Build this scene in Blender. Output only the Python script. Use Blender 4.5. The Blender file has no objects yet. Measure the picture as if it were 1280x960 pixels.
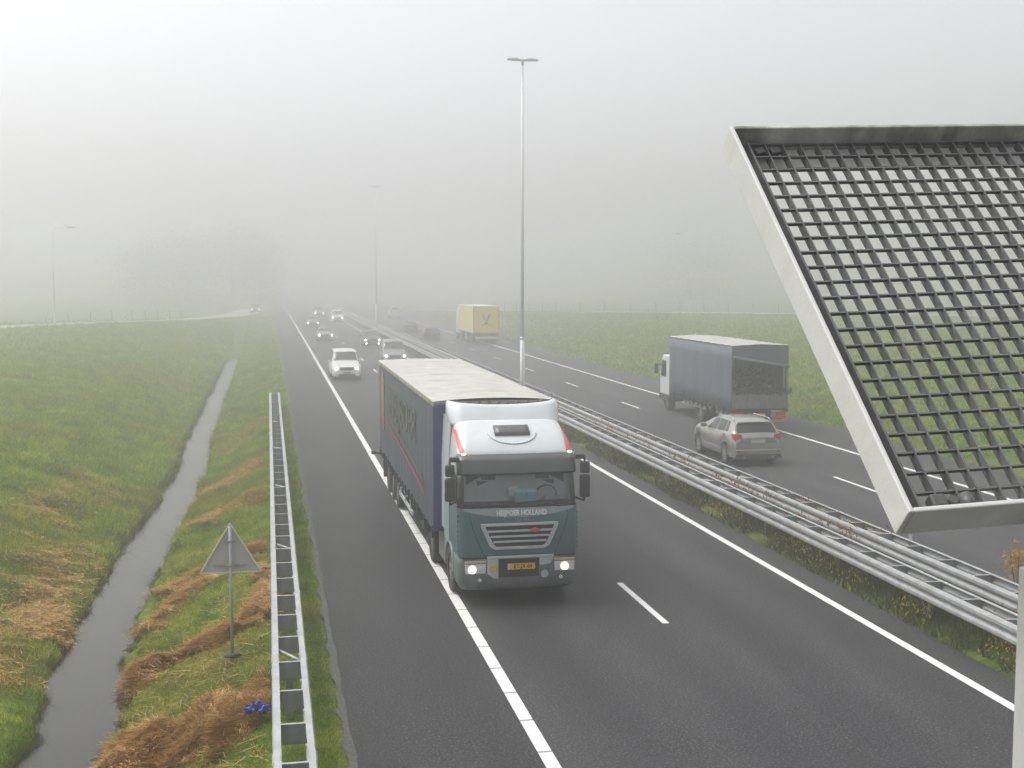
import bpy, bmesh, math, random
import numpy as np
from mathutils import Vector, Matrix
random.seed(7); rng = np.random.default_rng(11)
PI = math.pi; R = math.radians
sc = bpy.context.scene
COL = sc.collection

# ------------------------------------------------------------------ helpers
def tag(o, label=None, cat=None, group=None, kind=None):
    if label: o['label'] = label
    if cat: o['category'] = cat
    if group: o['group'] = group
    if kind: o['kind'] = kind
    return o

def empty(name, loc, rz=0.0):
    o = bpy.data.objects.new(name, None); COL.objects.link(o)
    o.location = loc; o.rotation_euler = (0, 0, rz); o.empty_display_size = .3
    return o

class MB:
    """collects simple shapes into one mesh"""
    def __init__(s): s.v = []; s.f = []; s.sm = []
    def add(s, vs, fs, smooth=False):
        n = len(s.v); s.v += [tuple(map(float, p)) for p in vs]
        for f in fs: s.f.append([i + n for i in f]); s.sm.append(smooth)
        return s
    def box(s, x0, x1, y0, y1, z0, z1):
        vs = [(x0,y0,z0),(x1,y0,z0),(x1,y1,z0),(x0,y1,z0),(x0,y0,z1),(x1,y0,z1),(x1,y1,z1),(x0,y1,z1)]
        return s.add(vs, [(3,2,1,0),(4,5,6,7),(0,1,5,4),(1,2,6,5),(2,3,7,6),(3,0,4,7)])
    def obox(s, c, ax, ay, az):
        c, ax, ay, az = map(Vector, (c, ax, ay, az)); vs = []
        for k in (-1, 1):
            for i, j in ((-1,-1),(1,-1),(1,1),(-1,1)): vs.append(c + ax*i + ay*j + az*k)
        return s.add(vs, [(3,2,1,0),(4,5,6,7),(0,1,5,4),(1,2,6,5),(2,3,7,6),(3,0,4,7)])
    def cyl(s, p0, p1, r0, r1=None, n=12, caps=True, smooth=True):
        p0, p1 = Vector(p0), Vector(p1); r1 = r0 if r1 is None else r1
        d = (p1 - p0).normalized(); a = d.orthogonal().normalized(); b = d.cross(a)
        vs = []
        for p, r in ((p0, r0), (p1, r1)):
            for i in range(n):
                t = 2*PI*i/n; vs.append(p + a*(r*math.cos(t)) + b*(r*math.sin(t)))
        s.add(vs, [(i, (i+1) % n, n+(i+1) % n, n+i) for i in range(n)], smooth)
        if caps:
            s.add(vs[:n], [tuple(reversed(range(n)))]); s.add(vs[n:], [tuple(range(n))])
        return s
    def tube(s, pts, r, n=8):
        for a, b in zip(pts[:-1], pts[1:]): s.cyl(a, b, r if not callable(r) else r(a), r if not callable(r) else r(b), n)
        return s
    def loft(s, rings, closed=True, cap0=False, cap1=False, smooth=True):
        n = len(rings[0]); vs = [p for r in rings for p in r]; fs = []
        m = n if closed else n-1
        for i in range(len(rings)-1):
            for j in range(m):
                fs.append((i*n+j, i*n+(j+1) % n, (i+1)*n+(j+1) % n, (i+1)*n+j))
        s.add(vs, fs, smooth)
        if cap0: s.add(rings[0], [tuple(reversed(range(n)))])
        if cap1: s.add(rings[-1], [tuple(range(n))])
        return s
    def ext(s, poly, axis, a, b):
        """extrude closed 2d polygon along axis (0 x,1 y,2 z)"""
        def P(p, t):
            q = list(p); q.insert(axis, t); return q
        r0 = [P(p, a) for p in poly]; r1 = [P(p, b) for p in poly]
        return s.loft([r0, r1], True, True, True, smooth=False)
    def build(s, name, m, parent=None, bevel=0, auto=None, loc=None, fixn=True):
        me = bpy.data.meshes.new(name); me.from_pydata(s.v, [], s.f)
        me.polygons.foreach_set('use_smooth', s.sm)
        if fixn:
            bm = bmesh.new(); bm.from_mesh(me); bmesh.ops.remove_doubles(bm, verts=bm.verts, dist=1e-5)
            bmesh.ops.recalc_face_normals(bm, faces=bm.faces); bm.to_mesh(me); bm.free()
        if auto: 
            me.polygons.foreach_set('use_smooth', [True]*len(me.polygons)); me.set_sharp_from_angle(angle=R(auto))
        me.materials.append(m)
        o = bpy.data.objects.new(name, me); COL.objects.link(o)
        if parent is not None: o.parent = parent
        if loc: o.location = loc
        if bevel:
            md = o.modifiers.new('bevel', 'BEVEL'); md.width = bevel; md.segments = 2; md.limit_method = 'ANGLE'; md.angle_limit = R(40)
            md.harden_normals = False
        return o

def copy_tree(o, parent=None):
    c = o.copy(); COL.objects.link(c); c.parent = parent
    for ch in list(o.children): copy_tree(ch, c)
    return c

def text_mesh(name, body, size, m, parent, loc, rot, ext=.002, sx=1.0, bold=0.0):
    cu = bpy.data.curves.new(name, 'FONT'); cu.body = body; cu.size = size; cu.extrude = ext
    cu.align_x = 'CENTER'; cu.align_y = 'CENTER'; cu.offset = bold
    t = bpy.data.objects.new(name, cu); COL.objects.link(t)
    dg = bpy.context.evaluated_depsgraph_get()
    me = bpy.data.meshes.new_from_object(t.evaluated_get(dg)); bpy.data.objects.remove(t)
    me.materials.clear(); me.materials.append(m)
    o = bpy.data.objects.new(name, me); COL.objects.link(o); o.parent = parent
    o.location = loc; o.rotation_euler = rot; o.scale = (sx, 1, 1)
    return o

# ------------------------------------------------------------------ materials
class NT:
    def __init__(s, m):
        m.use_nodes = True; s.t = m.node_tree; s.n = s.t.nodes; s.l = s.t.links
        s.bsdf = s.n.get('Principled BSDF'); s.out = s.n.get('Material Output')
    def node(s, typ, **kw):
        n = s.n.new(typ)
        for k, v in kw.items(): setattr(n, k, v)
        return n
    def link(s, a, b): s.l.new(a, b)
    def noise(s, vec, scale, detail=4, rough=.55, dist=0):
        n = s.node('ShaderNodeTexNoise'); n.inputs['Scale'].default_value = scale; n.inputs['Detail'].default_value = detail
        n.inputs['Roughness'].default_value = rough; n.inputs['Distortion'].default_value = dist
        if vec is not None: s.link(vec, n.inputs['Vector'])
        return n.outputs['Fac']
    def ramp(s, fac, pts):
        n = s.node('ShaderNodeValToRGB'); e = n.color_ramp.elements
        while len(e) < len(pts): e.new(.5)
        for el, (p, c) in zip(e, pts): el.position = p; el.color = c if len(c) == 4 else (*c, 1)
        s.link(fac, n.inputs['Fac']); return n.outputs['Color']
    def mix(s, fac, a, b, mode='MIX'):
        n = s.node('ShaderNodeMix', data_type='RGBA', blend_type=mode)
        for sock, v in ((n.inputs[0], fac), (n.inputs[6], a), (n.inputs[7], b)):
            if isinstance(v, (int, float)): sock.default_value = v
            elif isinstance(v, tuple): sock.default_value = v if len(v) == 4 else (*v, 1)
            else: s.link(v, sock)
        return n.outputs[2]
    def math(s, op, a, b=None, c=None, clamp=False):
        n = s.node('ShaderNodeMath', operation=op); n.use_clamp = clamp
        for i, v in enumerate((a, b, c)):
            if v is None: continue
            if isinstance(v, (int, float)): n.inputs[i].default_value = v
            else: s.link(v, n.inputs[i])
        return n.outputs[0]
    def bump(s, h, strength=.3, dist=.02):
        b = s.node('ShaderNodeBump'); b.inputs['Strength'].default_value = strength; b.inputs['Distance'].default_value = dist
        s.link(h, b.inputs['Height']); s.link(b.outputs['Normal'], s.bsdf.inputs['Normal'])
    def pos(s): return s.node('ShaderNodeNewGeometry').outputs['Position']
    def obj(s): return s.node('ShaderNodeTexCoord').outputs['Object']
    def scale(s, v, xyz):
        n = s.node('ShaderNodeMapping'); n.inputs['Scale'].default_value = xyz; s.link(v, n.inputs['Vector']); return n.outputs['Vector']
    def sep(s, v):
        n = s.node('ShaderNodeSeparateXYZ'); s.link(v, n.inputs[0]); return n.outputs

def mat(name, col, rough=.5, metal=0.0, var=.12, scale=3.0, bump=0.0, bscale=40.0, coat=0.0, spec=None, dirt=None, dirt_amt=.5, dscale=1.5):
    m = bpy.data.materials.new(name); t = NT(m); b = t.bsdf
    b.inputs['Roughness'].default_value = rough; b.inputs['Metallic'].default_value = metal
    if coat: b.inputs['Coat Weight'].default_value = coat; b.inputs['Coat Roughness'].default_value = .08
    if spec is not None: b.inputs['Specular IOR Level'].default_value = spec
    v = t.obj()
    f = t.noise(v, scale, 5, .6)
    lo = tuple(max(0, c*(1-var)) for c in col); hi = tuple(min(1, c*(1+var)) for c in col)
    c = t.ramp(f, [(.3, lo), (.7, hi)])
    if dirt:
        g = t.noise(t.scale(v, (1, 1, .35)), dscale, 6, .65)
        k = t.math('MULTIPLY', t.ramp(g, [(.45, (0,0,0)), (.72, (1,1,1))]), dirt_amt)
        c = t.mix(k, c, dirt)
    t.link(c, b.inputs['Base Color'])
    r = t.math('MULTIPLY_ADD', f, .2, rough-.1, clamp=True); t.link(r, b.inputs['Roughness'])
    if bump: t.bump(t.noise(v, bscale, 4), bump, .01)
    return m

def emit_mat(name, col, strength):
    m = bpy.data.materials.new(name); t = NT(m)
    t.bsdf.inputs['Base Color'].default_value = (.8, .8, .8, 1)
    t.bsdf.inputs['Emission Color'].default_value = (*col, 1); t.bsdf.inputs['Emission Strength'].default_value = strength
    m.cycles.emission_sampling = 'NONE'
    return m

M = {}
M['galv'] = mat('galvanised_steel', (.39,.40,.405), .5, .15, .16, 4, .1, 30, dirt=(.25,.24,.21), dirt_amt=.55)
M['galv_dark'] = mat('weathered_galvanised_steel', (.34,.35,.37), .6, .2, .2, 5, dirt=(.16,.15,.13), dirt_amt=.4)
M['screen_frame'] = mat('painted_screen_frame', (.64,.64,.62), .5, 0, .08, 5, .08, 90, dirt=(.40,.39,.34), dirt_amt=.5, dscale=5)
M['screen_moss'] = mat('mossy_screen_ledge', (.50,.50,.45), .7, 0, .3, 9, .2, 50, dirt=(.05,.055,.035), dirt_amt=.75, dscale=6)
M['grating'] = mat('grating_steel', (.15,.15,.155), .6, .2, .25, 8, .1, 60, dirt=(.2,.19,.16), dirt_amt=.3, dscale=5)
M['clamp'] = mat('dark_clamp_steel', (.10,.10,.10), .55, .2, .2, 20)
M['black'] = mat('black_rubber', (.025,.025,.026), .75, 0, .2, 6)
M['tyre'] = mat('tyre_rubber', (.035,.034,.033), .85, 0, .25, 6, dirt=(.1,.095,.085), dirt_amt=.5)
M['under'] = mat('underbody', (.02,.02,.02), .85, 0, .2, 3)
M['rim'] = mat('alloy_rim', (.45,.46,.47), .35, .5, .1, 5)
M['rim_dull'] = mat('steel_rim', (.25,.25,.24), .6, .2, .2, 5, dirt=(.1,.09,.08), dirt_amt=.6)
M['glass'] = mat('tinted_glass', (.025,.028,.03), .06, 0, .2, 2, spec=.6)
M['chrome'] = mat('bright_trim', (.6,.61,.62), .25, .6, .06, 3)
M['plate_far'] = mat('muted_plate', (.36,.30,.16), .5, 0, .05, 3)
M['plate_white'] = mat('pale_plate', (.62,.6,.5), .5, 0, .05, 3)
M['plate_yellow'] = mat('yellow_plate', (.85,.46,.012), .5, 0, .06, 5)
M['text_black'] = mat('black_lettering', (.02,.02,.02), .6, 0, .1, 3)
M['red_lens'] = mat('red_lens', (.5,.02,.025), .2, 0, .1, 8, coat=.5)
M['orange_lens'] = mat('orange_reflective', (.75,.14,.03), .35, 0, .1, 8)
M['white_lens'] = mat('clear_lens', (.7,.7,.7), .12, 0, .05, 8, coat=.5)
M['head'] = emit_mat('headlamp_glow', (1.0,.97,.90), 8)
M['head_near'] = emit_mat('headlamp_near', (1.0,.92,.70), 2.0)
M['tail'] = emit_mat('tail_lamp_glow', (1.0,.05,.04), .35)
M['wood'] = mat('weathered_wood', (.16,.14,.11), .85, 0, .3, 8)
M['white_post'] = mat('white_plastic_post', (.75,.75,.73), .5, 0, .06, 4)
M['pole'] = mat('lamp_post_paint', (.80,.81,.81), .5, .1, .06, 2)
M['lamp_head'] = mat('lamp_housing', (.30,.31,.31), .5, .1, .1, 4)

def mat_tarp(name, col, var=.15, dirt=(.2,.2,.18), amt=.5, fold=(1.2, 1.2, .2), bump=.25, rough=.55):
    m = bpy.data.materials.new(name); t = NT(m); v = t.obj()
    f = t.noise(v, 1.3, 6, .65)
    c = t.ramp(f, [(.25, tuple(x*(1-var) for x in col)), (.75, tuple(min(1, x*(1+var)) for x in col))])
    g = t.noise(t.scale(v, (2, 2, .4)), 1.1, 6, .7)
    k = t.math('MULTIPLY', t.ramp(g, [(.4, (0,0,0)), (.75, (1,1,1))]), amt)
    t.link(t.mix(k, c, dirt), t.bsdf.inputs['Base Color']); t.bsdf.inputs['Roughness'].default_value = rough
    t.bump(t.noise(t.scale(v, fold), 2.0, 3), bump, .08)
    return m
M['curtain'] = mat_tarp('blue_curtain', (.052,.064,.090), .2, (.09,.09,.09), .6)
M['curtain_front'] = mat_tarp('trailer_front_wall', (.035,.04,.17), .15, (.06,.06,.10), .4)
M['roof_tarp'] = mat_tarp('roof_tarp', (.47,.47,.43), .16, (.27,.27,.23), .75, (.3, 2.5, 1), .35)
M['slate_tarp'] = mat_tarp('slate_tarp', (.092,.108,.140), .18, (.12,.12,.125), .45)
M['yellow_tarp'] = mat_tarp('yellow_tarp', (.93,.71,.003), .03, (.85,.63,.02), .15)
M['yellow_side'] = mat_tarp('faded_yellow_tarp', (.70,.62,.20), .06, (.6,.58,.35), .4)
M['pale_tarp'] = mat_tarp('pale_tarp', (.6,.6,.55), .06, (.5,.5,.45), .3)
M['cab_white'] = mat('cab_white_paint', (.60,.645,.66), .32, 0, .03, 1.2, coat=.4, dirt=(.46,.47,.45), dirt_amt=.5, dscale=2.0)
M['cab_teal'] = mat('cab_teal_paint', (.080,.160,.166), .42, 0, .10, 1.5, coat=.25, dirt=(.13,.145,.14), dirt_amt=.55, dscale=2.2)
M['cab_pale'] = mat('cab_pale_band', (.30,.36,.355), .4, 0, .06, 2, dirt=(.25,.28,.26), dirt_amt=.3)
M['bumper_grey'] = mat('cab_bumper', (.16,.19,.19), .5, 0, .1, 2, dirt=(.10,.095,.085), dirt_amt=.7, dscale=3.5)
M['silver'] = mat('silver_plastic', (.52,.57,.57), .45, .1, .08, 3, dirt=(.25,.25,.23), dirt_amt=.4)
M['visor'] = mat('dark_visor', (.075,.078,.08), .4, 0, .1, 2)
M['dark_grey'] = mat('dark_plastic', (.045,.046,.047), .55, 0, .15, 4)
M['chassis'] = mat('chassis_steel', (.05,.05,.048), .8, 0, .25, 2, dirt=(.12,.11,.10), dirt_amt=.6)
M['skirt'] = mat('grimy_skirt', (.20,.20,.185), .7, 0, .15, 2, dirt=(.10,.095,.085), dirt_amt=.6)
M['red_sticker'] = mat('red_sticker', (.72,.09,.08), .4, 0, .05, 4)
M['red_stripe'] = mat('faded_red_stripe', (.26,.06,.085), .6, 0, .2, 4)
M['orange_print'] = mat('faded_orange_print', (.36,.17,.07), .6, 0, .2, 4)
M['yellow_print'] = mat('faded_yellow_print', (.20,.17,.06), .6, 0, .25, 4)
M['olive_print'] = mat('faded_olive_print', (.10,.10,.09), .6, 0, .2, 4)
M['white_letter'] = mat('white_lettering', (.74,.77,.76), .5, 0, .04, 4)
M['grey_letter'] = mat('grey_lettering', (.26,.32,.32), .5, 0, .04, 4)
M['white_van'] = mat('white_vehicle_paint', (.72,.73,.73), .35, 0, .03, 2, coat=.3)
M['teal_bag'] = mat('teal_plastic', (.30,.78,.78), .5, 0, .15, 6)
M['paper'] = mat('white_paper', (.86,.86,.84), .7, 0, .05, 6)
M['seat'] = mat('seat_fabric', (.05,.05,.055), .9, 0, .2, 10)
M['blue_bag'] = mat('blue_plastic', (.03,.04,.30), .35, 0, .3, 14, .5, 12)

def glass_clear(name, tint=.45):
    m = bpy.data.materials.new(name); t = NT(m)
    tr = t.node('ShaderNodeBsdfTransparent'); tr.inputs[0].default_value = (tint, tint*1.02, tint*1.02, 1)
    gl = t.node('ShaderNodeBsdfGlossy'); gl.inputs['Roughness'].default_value = .05; gl.inputs[0].default_value = (1, 1, 1, 1)
    fr = t.node('ShaderNodeFresnel'); fr.inputs['IOR'].default_value = 1.6
    f = t.math('MULTIPLY_ADD', fr.outputs[0], .6, .0, clamp=True)
    ms = t.node('ShaderNodeMixShader'); t.link(f, ms.inputs[0]); t.link(tr.outputs[0], ms.inputs[1]); t.link(gl.outputs[0], ms.inputs[2])
    t.link(ms.outputs[0], t.out.inputs['Surface']); return m
M['windscreen'] = glass_clear('windscreen_glass', .72)

# ------------------------------------------------------------------ ground shape
_perm = rng.random((256, 256))
def vnoise(x, y):
    xi = np.floor(x).astype(int); yi = np.floor(y).astype(int); fx = x-xi; fy = y-yi
    fx = fx*fx*(3-2*fx); fy = fy*fy*(3-2*fy)
    g = lambda a, b: _perm[a & 255, b & 255]
    return (g(xi, yi)*(1-fx)+g(xi+1, yi)*fx)*(1-fy) + (g(xi, yi+1)*(1-fx)+g(xi+1, yi+1)*fx)*fy
def fbm(x, y, o=3):
    s = 0; a = .5
    for i in range(o): s = s + a*vnoise(x*2**i + 17*i, y*2**i + 31*i); a *= .5
    return s*1.14
def sstep(a, b, x):
    t = np.clip((x-a)/(b-a), 0, 1); return t*t*(3-2*t)

WATER_Z = -1.2
def ditch_shift(Y): return np.interp(Y, [14,20.8,27,36,42,48.7,60,75,92,109], [.12,.02,-.36,-.1,.05,.32,.12,.1,.05,.0]) + .30*(vnoise(Y*.45, Y*0+3.3)-.5) + .34*(vnoise(Y*1.5, Y*0+8.3)-.5)
_xa = [-800,-30,-20,-13,-8,-5.6,-4.2,-3.8,-2.9,-2.58,-1.5,-.7,.1,.9,1.02,11.7,11.95,13.1,14.2,14.4,23.9,24.3,28,34,44,70,800]
_za = [1.3,1.3,1.35,1.15,.35,-.72,-1.05,-1.55,-1.55,-1.03,-.72,-.32,-.10,-.03,-.07,-.07,.02,.05,.02,-.07,-.07,.02,.40,1.35,1.75,1.75,1.7]
_zb = [1.35,1.4,1.5,1.25,.45,-.3,-.5,-.55,-.5,-.45,-.38,-.25,-.10,-.03,-.07,-.07,.02,.05,.02,-.07,-.07,.02,.40,1.35,1.75,1.75,1.7]
RAMP_L = [(-90,78,1.85),(-58,95,1.85),(-38,110,1.8),(-24.5,122.6,1.75),(-20.8,129.2,1.75),(-13.5,143,1.6),(-8.5,160,1.2),(-4.8,185,.7),(-1.7,217,.35),(-.2,260,.1)]
RAMP_R = [(110,118,2.0),(80,136,1.95),(63.5,147.3,1.9),(50,157,1.9),(38.4,165,1.85),(32,180,1.6),(28,205,1.0),(25.5,240,.3)]
RW = 5.5
def ramp_dist(P, X, Y):
    """signed distance behind the near edge polyline and its height"""
    best = np.full(X.shape, 1e9); zz = np.zeros(X.shape); sg = np.ones(X.shape)
    for (ax, ay, az), (bx, by, bz) in zip(P[:-1], P[1:]):
        dx, dy = bx-ax, by-ay; L2 = dx*dx+dy*dy
        t = np.clip(((X-ax)*dx+(Y-ay)*dy)/L2, 0, 1)
        d = np.hypot(X-ax-t*dx, Y-ay-t*dy); s = np.sign(dx*(Y-ay)-dy*(X-ax))
        k = d < best; best = np.where(k, d, best); zz = np.where(k, az+t*(bz-az), zz); sg = np.where(k, s, sg)
    return best, zz, sg
def terrain(X, Y):
    X = np.asarray(X, float); Y = np.asarray(Y, float)
    sh = ditch_shift(Y)*np.clip(1-np.abs(X+3.3)/4, 0, 1)
    e = sstep(114, 138, Y)
    z = np.interp(X-sh, _xa, _za)*(1-e) + np.interp(X-sh, _xa, _zb)*e
    rough = np.clip(np.minimum(np.abs(X-.9), 99)/1.2, 0, 1)*((X < .9) | (X > 24.2)) 
    z = z + rough*((fbm(X*.7, Y*.7)-.5)*.34 + (fbm(X*2.3+9, Y*2.3)-.5)*.22)
    for P, side in ((RAMP_L, 1), (RAMP_R, -1)):
        d, zr, s = ramp_dist(P, X, Y); s = s*side   # s>0: beyond the ramp edge
        near = (X < .3) if side == 1 else (X > 24.3)
        w = np.where(s > 0, np.where(d < RW+1.2, 1, 1-sstep(RW+1.2, RW+9, d)), 1-sstep(.8, 13 if side == 1 else 20, d))
        back = np.where((s > 0) & (d > RW+1.2), -.2, z)
        z = np.where(near, (zr-.05)*w + np.where((s > 0) & (d > RW), back, z)*(1-w), z)
    return z

# ------------------------------------------------------------------ nature materials
def grass_colour(t, island=False):
    p = t.pos(); 
    big = t.noise(t.scale(p, (.16, .16, .0)), 1.0, 4, .6)
    mid = t.noise(t.scale(p, (.95, .80, .0)), 1.0, 6, .72)
    fine = t.noise(t.scale(p, (9, 9, .0)), 1.0, 3, .6)
    mp = t.node('ShaderNodeMapping'); mp.inputs['Rotation'].default_value = (0, 0, R(38)); mp.inputs['Scale'].default_value = (.22, 1.5, 0); t.link(p, mp.inputs['Vector'])
    streak = t.noise(mp.outputs['Vector'], 1.0, 4, .6)
    c = t.ramp(mid, [(.30, (.085,.165,.022)), (.5, (.235,.355,.050)), (.68, (.46,.51,.09))])
    c = t.mix(t.math('MULTIPLY', t.ramp(big, [(.45, (0,0,0)), (.62, (1,1,1))]), .55), c, (.30,.27,.07))
    c = t.mix(1.0, c, t.ramp(streak, [(.32, (.72,.78,.72)), (.68, (1.3,1.22,1.15))]), 'MULTIPLY')
    rust = t.noise(t.scale(p, (.42, .30, .0)), 1.0, 5, .65)
    # dried, rust brown patches
    k = t.math('MULTIPLY', t.ramp(rust, [(.60, (0,0,0)), (.74, (1,1,1))]), .5)
    c = t.mix(k, c, (.36,.20,.06))
    if island:
        r = t.node('ShaderNodeNewGeometry').outputs['Random Per Island']
        c = t.mix(1.0, c, t.ramp(r, [(0, (.55,.6,.5)), (.6, (1,1,1)), (.93, (1.5,1.35,1.0)), (1, (2.0,1.5,1.0))]), 'MULTIPLY')
    else:
        c = t.mix(1.0, c, t.ramp(fine, [(.3, (.22,.24,.24)), (.7, (.46,.45,.42))]), 'MULTIPLY')
    return c, fine
def mat_grass(name, island):
    m = bpy.data.materials.new(name); t = NT(m); c, fine = grass_colour(t, island)
    t.link(c, t.bsdf.inputs['Base Color']); t.bsdf.inputs['Roughness'].default_value = .8; t.bsdf.inputs['Specular IOR Level'].default_value = .2
    if island:
        tl = t.node('ShaderNodeBsdfTranslucent'); t.link(c, tl.inputs['Color']); ms = t.node('ShaderNodeMixShader'); ms.inputs[0].default_value = .35
        t.link(t.bsdf.outputs[0], ms.inputs[1]); t.link(tl.outputs[0], ms.inputs[2]); t.link(ms.outputs[0], t.out.inputs['Surface'])
    else: t.bump(fine, .9, .12)
    return m
M['ground'] = mat_grass('grassy_ground', False); M['blade'] = mat_grass('grass_blades', True)

def mat_island(name, ramp, rough=.85):
    m = bpy.data.materials.new(name); t = NT(m)
    r = t.node('ShaderNodeNewGeometry').outputs['Random Per Island']
    t.link(t.ramp(r, ramp), t.bsdf.inputs['Base Color']); t.bsdf.inputs['Roughness'].default_value = rough
    t.bsdf.inputs['Specular IOR Level'].default_value = .2
    tl = t.node('ShaderNodeBsdfTranslucent'); t.link(t.bsdf.inputs['Base Color'].links[0].from_socket, tl.inputs['Color']); ms = t.node('ShaderNodeMixShader'); ms.inputs[0].default_value = .35
    t.link(t.bsdf.outputs[0], ms.inputs[1]); t.link(tl.outputs[0], ms.inputs[2]); t.link(ms.outputs[0], t.out.inputs['Surface'])
    return m
M['straw'] = mat_island('dead_straw', [(0,(.09,.05,.02)), (.3,(.44,.24,.08)), (.7,(.66,.42,.18)), (1,(.80,.62,.36))])
M['weed'] = mat_island('verge_weeds', [(0,(.03,.05,.012)), (.5,(.06,.085,.02)), (.8,(.10,.10,.03)), (1,(.15,.11,.04))])
M['flower'] = mat_island('yellow_flowers', [(0,(.42,.34,.03)), (1,(.62,.5,.08))])
M['rust_weed'] = mat_island('rusty_weed_leaves', [(0,(.14,.05,.025)), (.5,(.28,.09,.04)), (1,(.33,.17,.05))])
M['gold_leaf'] = mat_island('golden_leaves', [(0,(.35,.2,.03)), (1,(.55,.33,.06))])
M['conifer'] = mat_island('cut_branches', [(0,(.02,.03,.014)), (.6,(.05,.06,.03)), (.85,(.13,.13,.07)), (1,(.42,.42,.33))])
M['crown'] = mat_island('tree_leaves', [(0,(.02,.025,.012)), (1,(.06,.06,.03))])
M['bark'] = mat('bark', (.08,.07,.055), .9, 0, .3, 5)

def mat_asphalt(name, base, wear=1.0):
    m = bpy.data.materials.new(name); t = NT(m); p = t.pos(); X = t.sep(p)[0]
    sp = t.noise(p, 26, 2, .85); md = t.noise(t.scale(p, (.9, .12, 1)), 1.0, 5, .6); big = t.noise(t.scale(p, (.3, .03, 1)), 1.0, 3)
    c = t.ramp(sp, [(.34, tuple(x*.42 for x in base)), (.52, base), (.62, tuple(x*2.2 for x in base)), (.72, tuple(x*5.5 for x in base))])
    c = t.mix(1.0, c, t.ramp(md, [(.3, (.72,.72,.73)), (.7, (1.25,1.25,1.23))]), 'MULTIPLY')
    c = t.mix(1.0, c, t.ramp(big, [(.3, (.88,.88,.9)), (.7, (1.1,1.1,1.08))]), 'MULTIPLY')
    # polished wheel tracks, about 1.8 m apart
    w = t.math('SINE', t.math('MULTIPLY', t.math('SUBTRACT', X, 3.6), 2*PI/1.82))
    c = t.mix(1.0, c, t.ramp(t.math('MULTIPLY_ADD', w, .5, .5), [(0, (.92,.92,.93)), (1, (1.07,1.07,1.06))]), 'MULTIPLY')
    t.link(c, t.bsdf.inputs['Base Color'])
    t.link(t.math('MULTIPLY_ADD', md, .2, .60), t.bsdf.inputs['Roughness']); t.bsdf.inputs['Specular IOR Level'].default_value = .27
    t.bump(sp, .35, .01); return m
M['asphalt'] = mat_asphalt('asphalt', (.036,.036,.038)); M['asphalt_shoulder'] = mat_asphalt('asphalt_shoulder', (.032,.032,.034))
M['asphalt_far'] = mat_asphalt('asphalt_other_carriageway', (.042,.042,.045))
M['slip'] = mat('slip_road_painted_sheen', (.34,.34,.33), .6, 0, .12, .3)  # wet asphalt, its sky reflection painted in as a pale base colour
def mat_paint(name, blocks):
    m = bpy.data.materials.new(name); t = NT(m); p = t.pos(); Y = t.sep(p)[1]
    n = t.noise(p, 18, 5, .7); c = t.ramp(n, [(.25, (.34,.34,.33)), (.42, (.68,.68,.66)), (.8, (.80,.80,.78))])
    if blocks:
        w = t.math('FRACT', t.math('DIVIDE', Y, 1.25)); k = t.math('LESS_THAN', w, .045)
        c = t.mix(k, c, (.22,.22,.22))
    t.link(c, t.bsdf.inputs['Base Color']); t.bsdf.inputs['Roughness'].default_value = .6; return m
M['paint'] = mat_paint('road_paint', False); M['paint_block'] = mat_paint('road_paint_blocks', True)
def mat_water():
    m = bpy.data.materials.new('ditch_water'); t = NT(m); p = t.pos()
    t.bsdf.inputs['Base Color'].default_value = (.018,.017,.013,1); t.bsdf.inputs['Roughness'].default_value = .07
    t.bsdf.inputs['IOR'].default_value = 1.33; t.bsdf.inputs['Specular IOR Level'].default_value = .75
    t.bump(t.noise(t.scale(p, (1, .6, 1)), 3.5, 4, .6), .05, .05); return m
M['water'] = mat_water()
M['gravel'] = mat('grit_strip', (.085,.085,.078), .9, 0, .55, 16, .6, 40, dirt=(.04,.045,.03), dirt_amt=.85, dscale=3)

# ------------------------------------------------------------------ ground sheets
def seg(*parts):
    out = []
    for a, b, st in parts: out += list(np.arange(a, b, st))
    return np.array(out)
xs = seg((-450,-60,26),(-60,-24,2.5),(-24,-9,.8),(-9,1.2,.16),(1.2,11.6,2.6),(11.6,14.6,.3),(14.6,23.8,2.3),(23.8,30,.5),(30,80,2.2),(80,450,25))
ys = seg((-50,8,5),(8,60,.28),(60,130,.9),(130,260,2.5),(260,640,25))
def grid_mesh(name, xs, ys, zf, m):
    X, Y = np.meshgrid(xs, ys); Z = zf(X, Y); nx, ny = len(xs), len(ys)
    co = np.stack([X, Y, Z], -1).reshape(-1, 3)
    i = np.arange(nx*ny).reshape(ny, nx)
    q = np.stack([i[:-1,:-1], i[:-1,1:], i[1:,1:], i[1:,:-1]], -1).reshape(-1, 4)
    me = bpy.data.meshes.new(name); me.vertices.add(len(co)); me.vertices.foreach_set('co', co.ravel())
    me.loops.add(q.size); me.loops.foreach_set('vertex_index', q.ravel())
    me.polygons.add(len(q)); me.polygons.foreach_set('loop_start', np.arange(0, q.size, 4)); me.polygons.foreach_set('loop_total', np.full(len(q), 4))
    me.update(); me.validate(); me.polygons.foreach_set('use_smooth', [True]*len(q)); me.materials.append(m)
    o = bpy.data.objects.new(name, me); COL.objects.link(o); return o
tag(grid_mesh('ground', xs, ys, terrain, M['ground']), kind='structure')
def strip(name, x0, x1, z, m, y0=-50, y1=620, n=1):
    b = MB(); b.add([(x0,y0,z),(x1,y0,z),(x1,y1,z),(x0,y1,z)], [(0,1,2,3)]); return tag(b.build(name, m), kind='structure')
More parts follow.
